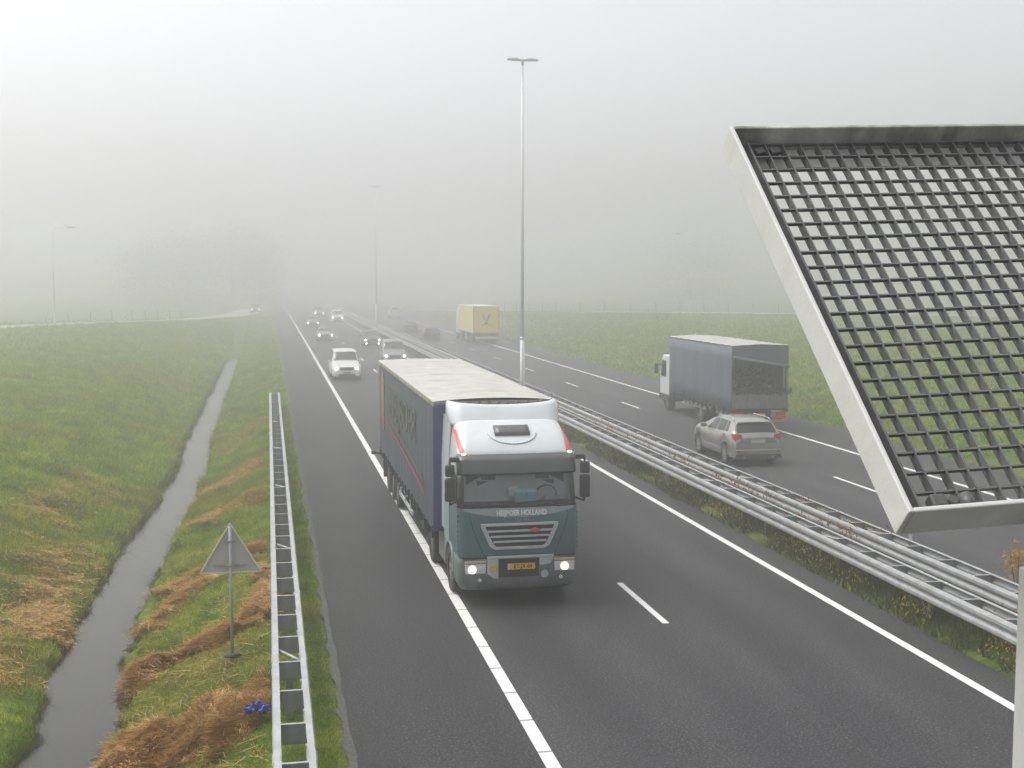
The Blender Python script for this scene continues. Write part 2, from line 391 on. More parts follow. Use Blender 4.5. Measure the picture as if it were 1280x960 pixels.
def ragged(name, x0, x1, z, m, amp0, amp1, y0=8, y1=140, st=.15):
    Y = np.arange(y0, y1, st); a = x0+amp0*(fbm(Y*1.7, Y*0+5)-.5)*2; c = x1+amp1*(fbm(Y*1.3, Y*0+55)-.5)*2
    b = MB(); b.loft([[(a[i], Y[i], z), (c[i], Y[i], z)] for i in range(len(Y))], closed=False, smooth=False)
    return tag(b.build(name, m, fixn=False), kind='structure')
strip('hard_shoulder', 1.0, 3.62, 0, M['asphalt_shoulder']); strip('road', 3.62, 11.75, 0, M['asphalt']); strip('road', 14.2, 24.0, 0, M['asphalt_far'])
ragged('verge_grit', .93, 1.05, .006, M['gravel'], .09, .05)
strip('road_line', 3.53, 3.73, .004, M['paint_block'], -20, 400); strip('road_line', 10.90, 11.08, .004, M['paint'], -20, 400)
strip('road_line', 14.72, 14.9, .004, M['paint'], -20, 400); strip('road_line', 21.2, 21.38, .004, M['paint'], -20, 400)
b = MB()
for k in range(-3, 26):
    y = 23.69+12.7*k; b.add([(7.2,y-1.6,.004),(7.33,y-1.6,.004),(7.33,y+1.6,.004),(7.2,y+1.6,.004)], [(0,1,2,3)])
tag(b.build('lane_dashes', M['paint']), kind='structure')
b = MB()
for k in range(-4, 26):
    y = 36.1+12.55*k; b.add([(18.02,y-1.6,.004),(18.15,y-1.6,.004),(18.15,y+1.6,.004),(18.02,y+1.6,.004)], [(0,1,2,3)])
tag(b.build('lane_dashes', M['paint']), kind='structure')
# ditch water
Yw = np.arange(-20, 128, 1.0); sh = ditch_shift(Yw); b = MB()
b.loft([[(-5.4+s, y, WATER_Z), (-1.7+s, y, WATER_Z)] for y, s in zip(Yw, sh)], closed=False, smooth=False)
tag(b.build('ditch_water', M['water'], fixn=False), kind='structure')
# slip roads on their banks, with the white edge line
def slip(P, side, nm):
    pts = []
    for (ax,ay,az),(bx,by,bz) in zip(P[:-1], P[1:]):
        n = max(2, int(math.hypot(bx-ax, by-ay)/3))
        for i in range(n): t = i/n; pts.append(Vector((ax+(bx-ax)*t, ay+(by-ay)*t, az+(bz-az)*t)))
    road, line = MB(), MB(); r1 = []; r2 = []
    for i, p in enumerate(pts):
        d = (pts[min(i+1, len(pts)-1)]-pts[max(i-1, 0)]); d.z = 0; d.normalize(); nrm = Vector((-d.y, d.x, 0))*side
        if nrm.y < 0: nrm = -nrm
        r1.append([p+nrm*.2+Vector((0,0,.02)), p+nrm*RW+Vector((0,0,.02))]); r2.append([p+nrm*.45+Vector((0,0,.03)), p+nrm*.75+Vector((0,0,.03))])
    road.loft(r1, closed=False, smooth=False); line.loft(r2, closed=False, smooth=False)
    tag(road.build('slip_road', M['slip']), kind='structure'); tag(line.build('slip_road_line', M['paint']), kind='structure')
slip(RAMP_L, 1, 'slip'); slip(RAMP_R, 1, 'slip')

# ------------------------------------------------------------------ blades and other ground cover
def blades(name, X, Y, Z, h, w, m, lean=.5, az=None):
    n = len(X); a = rng.random(n)*2*PI if az is None else az; ln = rng.normal(0, 1, n)*lean*h; fa = rng.random(n)*PI
    dx, dy = np.cos(fa)*w/2, np.sin(fa)*w/2
    co = np.empty((n, 3, 3))
    co[:,0] = np.stack([X-dx, Y-dy, Z-.02], -1); co[:,1] = np.stack([X+dx, Y+dy, Z-.02], -1)
    co[:,2] = np.stack([X+np.cos(a)*ln, Y+np.sin(a)*ln, Z+h], -1)
    return tri_mesh(name, co, m)
def tri_mesh(name, co, m):
    n = len(co); me = bpy.data.meshes.new(name); me.vertices.add(n*3); me.vertices.foreach_set('co', co.ravel())
    me.loops.add(n*3); me.loops.foreach_set('vertex_index', np.arange(n*3)); me.polygons.add(n)
    me.polygons.foreach_set('loop_start', np.arange(0, n*3, 3)); me.polygons.foreach_set('loop_total', np.full(n, 3))
    me.update(); me.materials.append(m); o = bpy.data.objects.new(name, me); COL.objects.link(o); return o
def sample(n, x0, x1, y0, y1, p=2.0):
    """more points near the camera side"""
    u = rng.random(n); Y = y0*(y1/y0)**u; return x0+(x1-x0)*rng.random(n), Y
def grass_patch(n, x0, x1, y0, y1, h0, w0):
    X, Y = sample(n, x0, x1, y0, y1); Z = terrain(X, Y)
    k = (Z > WATER_Z+.03) & (fbm(X*.9+40, Y*.9) > .22)
    for P, side in ((RAMP_L, 1), (RAMP_R, -1)):
        d, _, s_ = ramp_dist(P, X, Y); k &= ~((s_*side > 0) & (d < RW+.1))
    X, Y, Z = X[k], Y[k], Z[k]; sc_ = np.clip(Y/24, .75, 4.5)
    tuft = .30+1.4*fbm(X*1.1, Y*1.1+7)**1.3+.5*fbm(X*4, Y*4)
    return X, Y, Z, h0*tuft*(.6+.8*rng.random(len(X)))*np.clip(sc_, .8, 2.0), w0*sc_
parts_ = [grass_patch(300000, -2.7, .85, 12.5, 190, .075, .012), grass_patch(440000, -17, -3.8, 15, 200, .085, .014), grass_patch(70000, -42, -15, 40, 150, .13, .03),
          grass_patch(150000, 24.1, 60, 40, 175, .075, .03)]
cat_ = [np.concatenate([p[i] for p in parts_]) for i in range(5)]
tag(blades('grass', *cat_, M['blade'], 1.15), 'short green autumn grass covering both ditch banks and the far verge', 'grass', kind='stuff')
# rushes and drowned stalks along the water's edge
n = 90000; Y = 15*(112/15)**rng.random(n); sh = ditch_shift(Y); side_ = rng.random(n) < .5; X = np.where(side_, -4.25+.75*rng.random(n), -2.75+.75*rng.random(n))+sh
Z = terrain(X, Y); k = (np.abs(Z-WATER_Z) < .10) & (fbm(X*1.9+3, Y*1.3+8) > .47); X, Y, Z = X[k], Y[k], np.maximum(Z[k], WATER_Z)
tag(blades('bank_rushes', X, Y, Z, (.05+.17*rng.random(len(X))**2)*np.clip(Y/30, .8, 1.6), .012*np.clip(Y/24, .8, 4), mat_island('rushes', [(0,(.025,.035,.012)), (.6,(.07,.10,.025)), (.85,(.16,.16,.05)), (1,(.30,.20,.09))]), 1.3),
    'dark ragged rushes and stalks along the edge of the ditch water', 'rushes', kind='stuff')
# median and verge weeds
n = 60000; X, Y = sample(n, 11.72, 14.25, 12, 170); k = fbm(X*1.5, Y*.8) > .36; X, Y = X[k], Y[k]
tag(blades('median_weeds', X, Y, terrain(X, Y), (.10+.26*rng.random(len(X)))*np.clip(.4+1.2*fbm(X, Y*.6+3), .3, 1.3), .022*np.clip(Y/24, .8, 4), M['weed'], .9),
    'dark green weeds growing under the guardrails of the median', 'weeds', kind='stuff')
n = 5200; X, Y = sample(n, 11.8, 13.0, 12, 70); k = fbm(X*1.2+3, Y*.7+9) > .46; X, Y = X[k], Y[k]; Z = terrain(X, Y)+.12+.22*rng.random(len(X))
tag(blades('yellow_flowers', X, Y, Z, np.full(len(X), .035), np.full(len(X), .035), M['flower'], 1.2), 'small yellow flowers among the median weeds', 'flowers', kind='stuff')
def leafy(name, n, x0, x1, y0, y1, z0, z1, s, m, thr, label):
    X, Y = sample(n, x0, x1, y0, y1); k = fbm(X*.8+21, Y*.33+4) > thr; X, Y = X[k], Y[k]
    Z = terrain(X, Y)+z0+(z1-z0)*rng.random(len(X)); tag(blades(name, X, Y, Z, s*(.5+rng.random(len(X))), s*(.5+rng.random(len(X))), m, 1.3), label, 'weeds', kind='stuff')
leafy('rusty_weeds', 9000, 12.45, 13.95, 13, 75, .05, .75, .05, M['rust_weed'], .54, 'rust red withered weeds between the two median guardrails')
# straw: mown hay lying in swathes down to the water
def straw_along(poly, width, n, hgt, L=(.25, .6)):
    out = []
    P = [Vector((x, y, 0)) for x, y in poly]; lens = [(P[i+1]-P[i]).length for i in range(len(P)-1)]; T = sum(lens)
    for i in range(n):
        u = random.random()*T; u_ = u; c0_ = poly[0][0]*3; j = 0
        while u > lens[j] and j < len(lens)-1: u -= lens[j]; j += 1
        d = (P[j+1]-P[j]).normalized(); nr = Vector((-d.y, d.x, 0)); o = random.gauss(0, .38)
        mod = .35+1.3*float(vnoise(np.array(c0_+u_*1.9), np.array(width*7.7))); c = P[j]+d*u+nr*(o*width*mod+.35*width*(float(vnoise(np.array(u_*2.7+c0_), np.array(3.3)))-.5)*2)
        bumpy = .45+1.1*float(vnoise(np.array(c.x*2.1), np.array(c.y*2.1)))
        z = float(0)
        out.append((c.x, c.y, hgt*max(.08, math.exp(-o*o*2.2))*bumpy*random.random()**.6, math.atan2(d.y, d.x)))
    return out
S = []
S += straw_along([(-2.75,18.3),(-2.2,19.5),(-1.5,19.9),(-.8,19.3),(-.15,19.2)], 1.40, 42000, .26)
S += straw_along([(-2.95,23.0),(-2.2,24.2),(-1.3,24.7),(-.6,24.3),(-.1,24.7)], .58, 15000, .16)
S += straw_along([(-.2,24.2),(-.15,28.2)], .4, 5000, .20)
S += straw_along([(-2.7,26.8),(-1.6,29.6),(-.9,30.2)], .6, 5600, .16)
S += straw_along([(-2.4,29.5),(-1.6,30.9),(-.2,30.9)], .8, 5600, .14)
S += straw_along([(-2.4,37.4),(-1.3,38.6),(-.2,37.8)], 1.0, 5600, .15)
S += straw_along([(-2.2,43.4),(-1.3,45.6),(-.3,45.6)], 1.3, 5600, .15)
S += straw_along([(-2.0,53),(-.3,60)], 1.5, 2000, .15)
S += straw_along([(-4.3,26.6),(-4.5,27.6),(-4.8,28.8)], .45, 3500, .14)
S += straw_along([(-4.7,26.5),(-5.2,28.5),(-5.3,31.5),(-5.6,35)], 1.3, 7000, .04)
S += straw_along([(-5.2,21.6),(-5.7,24.5),(-6.3,27)], 1.2, 7000, .05)
S += straw_along([(-6.6,36),(-6.0,40),(-6.4,46)], 1.8, 5000, .04)
for q_ in range(9000):
    yy = 15*(75/15)**random.random(); S.append((-2.7+2.6*random.random(), yy, .03*random.random(), random.random()*6.28))
A = np.array(S); Zt = terrain(A[:,0], A[:,1]); k = Zt > WATER_Z-.1; A, Zt = A[k], Zt[k]; Zt = np.maximum(Zt, WATER_Z)
n = len(A); ang = A[:,3]+.9*(vnoise(A[:,0]*2.3+5, A[:,1]*2.3)-.5)*2+rng.normal(0, .62, n); Ls = .14+.34*rng.random(n); w = .003+.004*rng.random(n); tz = rng.normal(0, .10, n)*Ls
dx, dy = np.cos(ang)*Ls/2, np.sin(ang)*Ls/2; z = Zt+.03+A[:,2]
co = np.empty((n, 3, 3)); co[:,0] = np.stack([A[:,0]-dx-np.sin(ang)*w, A[:,1]-dy+np.cos(ang)*w, z-tz], -1)
co[:,1] = np.stack([A[:,0]-dx+np.sin(ang)*w, A[:,1]-dy-np.cos(ang)*w, z-tz+.006], -1); co[:,2] = np.stack([A[:,0]+dx, A[:,1]+dy, z+tz], -1)
tag(tri_mesh('dead_straw', co, M['straw']), 'orange brown mown straw lying in swathes across the ditch bank', 'straw', kind='stuff')
FOG, SKY, EXPO, GANI = .0088, .15, .52, .87
# ------------------------------------------------------------------ guardrails
def w_poly(s, d=0.0):
    """closed w-beam section, s = outward direction, from the road side"""
    out = [(-.02,.435),(.06,.450),(.075,.475),(.075,.525),(.06,.55),(.022,.575),(.022,.610),(.06,.635),(.075,.66),(.075,.715),(.055,.748),(-.02,.75)]
    return [(s*(x+d), z) for x, z in out] + [(s*(x-.012+d), z) for x, z in reversed(out)]
def guardrail(x0, y0, y1, label, gap=.53, zb=0.0, first=0.0):
    root = empty('guardrail', (x0, 0, zb)); tag(root, label, 'guardrail', 'steel guardrails along the carriageways')
    for s, xx in ((-1, .075), (1, gap-.075)):
        r = MB(); r.ext([(xx+p[0], p[1]) for p in w_poly(s)], 1, y0, y1)
        y = y0+first
        while y < min(y1, 150):
            r.ext([(xx+p[0], p[1]) for p in w_poly(s, .007)], 1, y, y+.32); y += 4.0
        rail = r.build('rail', M['galv'], root, auto=14)
    sp = MB(); sp.box(.055, gap-.055, -.004, .004, .47, .735); sp.box(.05, gap-.05, -.028, .022, .735, .748); sp.box(.05, .08, -.03, .03, .47, .735); sp.box(gap-.08, gap-.05, -.03, .03, .47, .735)
    ps = MB(); ps.box(gap/2-.05, gap/2+.05, -.006, .006, -.5, .47); ps.box(gap/2-.05, gap/2-.042, -.03, .03, -.5, .47); ps.box(gap/2+.042, gap/2+.05, -.03, .03, -.5, .47)
    bc = MB(); bc.cyl((gap-.1, -.72, .69), (.10, 0.0, .66), .028, n=8)
    s0 = p0 = b0 = None; extra_s, extra_p = MB(), MB(); k = 0; y = y0+.35
    while y < y1-.2:
        if k < 99:
            if s0 is None: s0 = o = sp.build('spacer', M['galv_dark'], root)
            else: o = s0.copy(); COL.objects.link(o)
            o.location = (0, y, 0)
        else: extra_s.box(.055, gap-.055, y-.035, y+.035, .735, .748)
        if k % 3 == 0:
            if p0 is None: p0 = o = ps.build('post', M['galv_dark'], root)
            else: o = p0.copy(); COL.objects.link(o)
            o.location = (0, y, 0)
            if k < 99 and k % 6 != 3:
                if b0 is None: b0 = o = bc.build('brace', M['galv'], root)
                else: o = b0.copy(); COL.objects.link(o)
                o.location = (0, y+.9, 0)
        k += 1; y += 1.333
    if extra_s.v: tag(extra_s.build('far_spacers', M['galv_dark'], root), kind='stuff')
    return root
guardrail(-.04, 10.3, 63.6, 'short galvanised double guardrail between the ditch bank and the hard shoulder', first=.4)
guardrail(12.0, 9.0, 260, 'long galvanised guardrail on the truck side of the median', gap=.55, first=1.1)
guardrail(13.2, 9.3, 260, 'long galvanised guardrail of the median beside the silver car', gap=.6, first=2.3)

# ------------------------------------------------------------------ lamp posts, signs, marker posts
def mast(x, y, label):
    t = empty('mast_lamp', (x, y, 0)); tag(t, label, 'lamp post', 'tall two-armed lamp posts in the median')
    MB().cyl((0,0,-.3), (0,0,3.3), .125, .115, 16).cyl((0,0,3.3), (0,0,3.42), .13, .10, 16).build('pole_base', M['pole'], t)
    MB().cyl((0,0,3.4), (0,0,17.4), .095, .055, 14).build('pole', M['pole'], t)
    MB().cyl((0,0,17.3), (0,0,17.62), .07, n=12).obox((0,0,17.55), (.28,0,0), (0,.05,0), (0,0,.04)).build('bracket', M['lamp_head'], t, .01)
    for s in (-1, 1):
        MB().loft([[(s*.12,-.06,17.52),(s*.12,.06,17.52),(s*.12,.06,17.60),(s*.12,-.06,17.60)], [(s*.3,-.14,17.53),(s*.3,.14,17.53),(s*.3,.12,17.65),(s*.3,-.12,17.65)],
                   [(s*.7,-.13,17.54),(s*.7,.13,17.54),(s*.7,.10,17.64),(s*.7,-.10,17.64)], [(s*.82,-.06,17.55),(s*.82,.06,17.55),(s*.82,.05,17.60),(s*.82,-.05,17.60)]], True, True, True).build('luminaire', M['lamp_head'], t, auto=40)
    return t
mast(12.94, 63.6, 'tall pale lamp post with two short arms, standing clear behind the truck trailer'); mast(13.05, 154.5, 'tall lamp post half lost in the fog far along the median')
def arm_lamp(x, y, z, s, h, label):
    t = empty('street_lamp', (x, y, z)); tag(t, label, 'street lamp', 'single-armed lamps along the slip roads')
    MB().cyl((0,0,-.4), (0,0,1.2), .10, n=12).build('pole_base', M['pole'], t)
    pts = [Vector((0,0,1.15)), Vector((0,0,h-.5)), Vector((s*.06,0,h-.25)), Vector((s*.22,0,h-.08)), Vector((s*.45,0,h))]
    MB().cyl(pts[0], pts[1], .075, .05, 10).tube(pts[1:], .05).cyl(pts[-1], (s*1.5,0,h+.06), .045, .035, 8).build('pole', M['pole'], t)
    MB().loft([[(s*1.4,-.05,h+.02),(s*1.4,.05,h+.02),(s*1.4,.05,h+.10),(s*1.4,-.05,h+.10)], [(s*1.7,-.14,h),(s*1.7,.14,h),(s*1.7,.10,h+.15),(s*1.7,-.10,h+.15)], [(s*2.2,-.10,h+.03),(s*2.2,.10,h+.03),(s*2.2,.06,h+.12),(s*2.2,-.06,h+.12)]], True, True, True).build('luminaire', M['lamp_head'], t, auto=40)
arm_lamp(-20.95, 131.0, 1.7, 1, 9.7, 'slender street lamp with a curved arm beside the slip road above the ditch bank')
arm_lamp(56.8, 164.0, 1.9, -1, 10.5, 'faint street lamp on the far grassy bank beyond the dark blue lorry')

t = empty('warning_sign', (-.74, 22.5, -.25)); tag(t, 'triangular warning sign seen from its grey back on the ditch bank', 'sign')
MB().cyl((0,0,-.4), (0,0,2.33), .03, n=12).build('post', M['galv'], t)
tri = [(-.53,1.49),(.53,1.49),(0,2.38)]
MB().ext(tri, 1, .055, .062).build('sign_plate', mat('sign_back', (.50,.51,.52), .5, .1, .06, 3), t)
fr = MB()
for (a, b) in ((0,2),(1,2),(0,1)):
    p, q = Vector((tri[a][0], .046, tri[a][1])), Vector((tri[b][0], .046, tri[b][1])); d = (q-p).normalized(); nn = d.cross(Vector((0,1,0)))
    fr.obox((p+q)/2, d*((q-p).length/2), Vector((0,.022,0)), nn*.009)
fr.build('sign_rim', mat('sign_rim_metal', (.74,.74,.69), .45, .2, .06, 3), t)
for zc, hw_ in ((1.62,.30),(2.06,.10)):
    MB().box(-hw_,hw_,.030,.0545,zc-.02,zc+.02).build('stiffener', M['galv'], t, .003); MB().box(-.055,.055,-.038,.0295,zc-.018,zc+.018).build('clamp', M['galv_dark'], t, .006)
MB().cyl((0,0,-.02), (0,0,.03), .16, .10, 12).build('footing', M['gravel'], t)

def marker(x, y, z, h, label, grp='white marker posts along the slip road bank'):
    t = empty('marker_post', (x, y, z)); tag(t, label, 'marker post', grp)
    MB().ext([(-.09,-.05),(.09,-.05),(.07,.05),(-.07,.05)], 2, -.3, h).build('shaft', M['white_post'], t, .01)
    MB().box(-.05,.05,-.062,-.052,h-.35,h-.17).build('reflector', M['red_lens'], t)
for px, py, h, lb in ((-20.9,130.2,1.0,'white marker post at the foot of the street lamp on the ditch side'), (-17.4,136.3,.85,'white marker post next to the right of the slip road lamp'),
        (-14.9,141.2,.95,'white marker post third from the left along the slip road'), (-11.2,150.5,1.0,'white marker post at the right end of the row on the slip road bank')):
    marker(px-.3, py-.6, float(terrain(px-.3, py-.6)), h, lb)
marker(60.0, 149.0, float(terrain(60.0, 149.0)), .95, 'lone white marker post on the far bank near the faint lamp')
t = empty('marker_post', (13.78, 24.9, 0)); tag(t, 'thin grey post rising between the median guardrails below the screen corner', 'marker post')
MB().box(-.03,.03,-.02,.02,-.3,.92).build('shaft', M['galv'], t, .005); MB().box(-.035,.035,-.026,-.021,.70,.86).build('reflector', M['white_lens'], t)

def fence(pts, label):
    t = empty('field_fence', (0,0,0)); tag(t, label, 'fence', 'wire fences behind the slip roads'); w = MB(); prev = None; f = None
    for (ax, ay), (bx, by) in zip(pts[:-1], pts[1:]):
        n = max(1, int(math.hypot(bx-ax, by-ay)/3.2))
        for i in range(n):
            x, y = ax+(bx-ax)*i/n, ay+(by-ay)*i/n; z = float(terrain(x, y))
            if f is None: f = o = MB().cyl((0,0,-.4), (0,0,1.25), .055, .05, 7).build('post', M['wood'], t)
            else: o = f.copy(); COL.objects.link(o)
            o.location = (x, y, z); o.rotation_euler = (random.gauss(0,.02), random.gauss(0,.02), 0)
            if prev:
                for h in (.35, .7, 1.1): w.cyl((prev[0], prev[1], prev[2]+h), (x, y, z+h), .006, n=4, caps=False)
            prev = (x, y, z)
    w.build('wire', M['galv_dark'], t)
fence([(-60,118),(-30,136),(-16,155),(-10,172)], 'thin wire fence with wooden posts beyond the slip road over the ditch')
fence([(95,137),(66,155),(52,164),(40,173),(34,190)], 'thin wire fence with wooden posts beyond the far bank')

# litter
b = MB(); N = 13; rings = []
for i in range(N):
    r_ = []
    for j in range(N):
        u, v = i/(N-1)-.5, j/(N-1)-.5; r_.append((u*.34+.04*random.uniform(-1,1), v*.20+.02*random.uniform(-1,1), .30+.10*math.exp(-(u*u+v*v)*9)+.09*random.random()))
    rings.append(r_)
b.loft(rings, closed=False, smooth=False)
o = b.build('plastic_bag', M['blue_bag'], loc=(-.26, 18.75, float(terrain(-.26, 18.75))-.10)); md = o.modifiers.new('skin', 'SOLIDIFY'); md.thickness = .012
tag(o, 'crumpled blue plastic litter lying in the straw against the left guardrail', 'litter')

# golden leaved weed stalk between the rails
t = empty('tall_weed', (14.25, 21.6, 0)); tag(t, 'tall thin weed with golden leaves sprouting beside the median guardrail', 'weed')
st = MB()
for k in range(6):
    a = random.random()*6.28; st.tube([(0,0,-.05), (.05*math.cos(a), .05*math.sin(a), .55), (.16*math.cos(a), .16*math.sin(a), .95+.3*random.random())], .006, 5)
st.build('stem', M['bark'], t)
n = 320; co = rng.normal(0, 1, (n,3))*np.array([.13,.13,.16])+np.array([0,0,1.02]); tri_ = co[:,None,:]+rng.normal(0,.03,(n,3,3))
o = tri_mesh('leaves', tri_, M['gold_leaf']); o.parent = t

# ------------------------------------------------------------------ trees in the fog
def leaf_tree(x, y, h, rad, label, cat='tree', zt=0.0):
    t = empty('tree', (x, y, zt)); tag(t, label, cat, 'bare and half-leaved trees lost in the fog')
    tr = MB(); tr.cyl((0,0,-.5), (0,0,h*.35), h*.022, h*.015, 9); tr.cyl((0,0,h*.35), (0,0,h*.92), h*.015, h*.003, 7); tips = []
    for k in range(16):
        z0 = h*(.22+.6*k/16); a = k*2.4+random.random(); L = rad*(1.15-.6*k/16)*(.7+.4*random.random())
        p0 = Vector((0,0,z0)); p1 = p0+Vector((math.cos(a)*L*.55, math.sin(a)*L*.55, L*.35)); p2 = p1+Vector((math.cos(a+.4)*L*.45, math.sin(a+.4)*L*.45, L*.35))
        tr.cyl(p0, p1, h*.007, h*.004, 6).cyl(p1, p2, h*.004, h*.001, 5)
        for q in range(3):
            e = p1+Vector((random.uniform(-1,1), random.uniform(-1,1), random.uniform(0,1)))*L*.45; tr.cyl(p1, e, h*.0025, h*.0008, 4); tips.append(e)
        tips += [p1, p2, (p1+p2)/2]
    tr.build('trunk', M['bark'], t)
    T = np.array([tuple(p) for p in tips]); n = 9000; c = T[rng.integers(0, len(T), n)]+rng.normal(0, rad*.26, (n,3)); lo = rng.random(n) < .3; c[lo,2] = rng.random(lo.sum())*h*.5; c[:,2] = np.maximum(c[:,2], .2)
    o = tri_mesh('crown', c[:,None,:]+rng.normal(0, .19, (n,3,3)), M['crown']); o.parent = t
TL = [(-9.2,335,20,8,'tallest and widest of the dim trees in the fog left of the road'), (-2.0,345,18,7,'dim tree in the fog just left of the vanishing road'),
      (-20,330,16,8,'dim low tree in the fog in the middle of the left clump'), (-31,330,13.5,8,'dim round tree at the left end of the foggy clump'), (118,330,13,12,'dim broad tree in the fog far behind the right bank')]
for a in TL: leaf_tree(*a, zt=0)

# ------------------------------------------------------------------ bridge screen
psi = R(88.6); Hd = Vector((math.sin(psi), math.cos(psi), .034)).normalized(); Yp = Vector((-math.cos(psi), math.sin(psi), 0))
Sd = Vector((0,0,1))*math.cos(R(46))+Yp*math.sin(R(46)); Sd = (Sd-Hd*Sd.dot(Hd)).normalized(); Nd = Hd.cross(Sd).normalized()
if Nd.y > 0: Nd = -Nd
SP0 = Vector((1.30407, 2.36218, 6.01343))   # lower near corner of the screen
PANEL_L = 1.30; PANEL_W = 1.95
t = empty('protective_screen', SP0); tag(t, 'tilted pale steel screen frame with dark grating hung out over the road', 'screen')
t.matrix_world = Matrix.Translation(SP0) @ Matrix((Hd, Sd, Nd)).transposed().to_4x4()
W, L, D = PANEL_W, PANEL_L, .085
MB().box(0,.012,0,L,-D,0).build('side_plate', M['screen_frame'], t, .003)
MB().box(W-.012,W,0,L,-D,0).build('side_plate', M['screen_frame'], t, .003)
MB().box(.0125,W-.0125,0,.012,-D,-.0005).build('bottom_plate', M['screen_frame'], t, .003)
MB().box(.0125,W-.0125,L-.012,L,-D,-.0005).build('top_plate', M['screen_moss'], t, .003)
MB().box(.013,W-.013,.013,.06,-D+.002,-D+.008).box(.013,.05,.0605,L-.0905,-D+.002,-D+.008).box(.013,W-.013,L-.09,L-.013,-D+.002,-D+.008).build('ledge', M['screen_frame'], t)
g = MB(); g.box(.052,.058,.02,L-.028,-.0765,-.036); g.box(W-.058,W-.052,.02,L-.028,-.0765,-.036)
n = int((W-.11)/.0515)
for i in range(1, n): x = .055+i*(W-.110)/n; g.box(x-.0018, x+.0018, .020, L-.028, -.069, -.043)
m = 23
for j in range(m+1): y = .022+j*(L-.046)/m; g.box(.0585, W-.0585, y-.0022, y+.0022, -.055, -.0455)
g.build('grating', M['grating'], t)
MB().box(.075,.112,.020,.055,-.05,-.018).build('clamp', M['clamp'], t, .006); MB().cyl((.128,.038,-.05), (.128,.038,-.02), .011, n=6).build('bolt', M['clamp'], t)
MB().cyl((.165,.052,-.036), (.165,.012,-.030), .017, n=12).build('clamp', M['clamp'], t)
for x in (.085, .13): MB().obox((x,L-.055,-.048), (.014,.004,0), (-.003,.012,0), (0,0,.008)).build('clamp', M['clamp'], t, .004)
MB().tube([(.045,.085,-.075),(.055,.118,-.07),(.07,.085,-.075),(.045,.085,-.075)], .0022, 5).build('tie_wire', M['galv_dark'], t)
# post carrying the screen
t = empty('screen_post', (1.578, 2.36, 4.95)); tag(t, 'pale steel post under the tilted screen', 'post')
MB().box(0,.075,-.03,.03,.0125,.93).build('shaft', M['screen_frame'], t, .004); MB().box(-.03,.105,-.07,.07,0,.012).build('base_plate', M['galv'], t, .003)
MB().obox((.055,.03,.985), (.02,0,0), tuple(Yp*.02), (0,0,.05)).build('bracket', M['galv'], t)
d = MB(); d.box(-40,60,-9,2.55,4.55,4.95); tag(d.build('bridge_deck', M['gravel']), kind='structure')
# ------------------------------------------------------------------ wheels
def wheel(parent, x, y, r, w, side, rim_m, spokes=5, rimr=.66):
    """side -1: outer face towards -x"""
    o = MB(); rings = []
    for dx, rr in ((-w/2, rimr*r), (-w/2, r*.93), (-w/2+.03, r), (w/2-.03, r), (w/2, r*.93), (w/2, rimr*r)):
        rings.append([(dx, rr*math.cos(2*PI*i/28), rr*math.sin(2*PI*i/28)) for i in range(28)])
    o.loft(rings, True, False, False)
    t = o.build('wheel', M['tyre'], parent, auto=40, loc=(x, y, r))
    d = MB(); f = side*(w/2-.02); b_ = side*(w/2-.09)
    d.cyl((b_-.004*side,0,0), (b_,0,0), rimr*r*1.0, n=28)
    d.loft([[(f, rimr*r*1.01*math.cos(2*PI*i/28), rimr*r*1.01*math.sin(2*PI*i/28)) for i in range(28)], [(f, rimr*r*.88*math.cos(2*PI*i/28), rimr*r*.88*math.sin(2*PI*i/28)) for i in range(28)],
            [(b_, rimr*r*.84*math.cos(2*PI*i/28), rimr*r*.84*math.sin(2*PI*i/28)) for i in range(28)]], True)
    d.cyl((b_,0,0), (f*1.02,0,0), rimr*r*.24, rimr*r*.18, n=12)
    for k in range(spokes):
        a = 2*PI*k/spokes; e = Vector((0, math.cos(a), math.sin(a))); q = Vector((0, -math.sin(a), math.cos(a)))
        d.obox(Vector((f-side*.018,0,0))+e*rimr*r*.55, Vector((.014,0,0)), e*rimr*r*.36, q*rimr*r*.13)
    d.build('rim', rim_m, t, auto=35)
    return t

# ------------------------------------------------------------------ cars
def interp(s, pts):
    xs_, ys_ = zip(*pts); n = len(pts)
    if s <= xs_[0]: return ys_[0]
    if s >= xs_[-1]: return ys_[-1]
    # monotone cubic
    for i in range(n-1):
        if s <= xs_[i+1]: break
    dl = [(ys_[k+1]-ys_[k])/(xs_[k+1]-xs_[k]) for k in range(n-1)]
    def tan(k):
        if k == 0: return dl[0]
        if k == n-1: return dl[-1]
        a, b_ = dl[k-1], dl[k]
        return 0 if a*b_ <= 0 else 2*a*b_/(a+b_)
    h = xs_[i+1]-xs_[i]; t = (s-xs_[i])/h; m0, m1 = tan(i)*h, tan(i+1)*h
    return (2*t**3-3*t*t+1)*ys_[i]+(t**3-2*t*t+t)*m0+(-2*t**3+3*t*t)*ys_[i+1]+(t**3-t*t)*m1

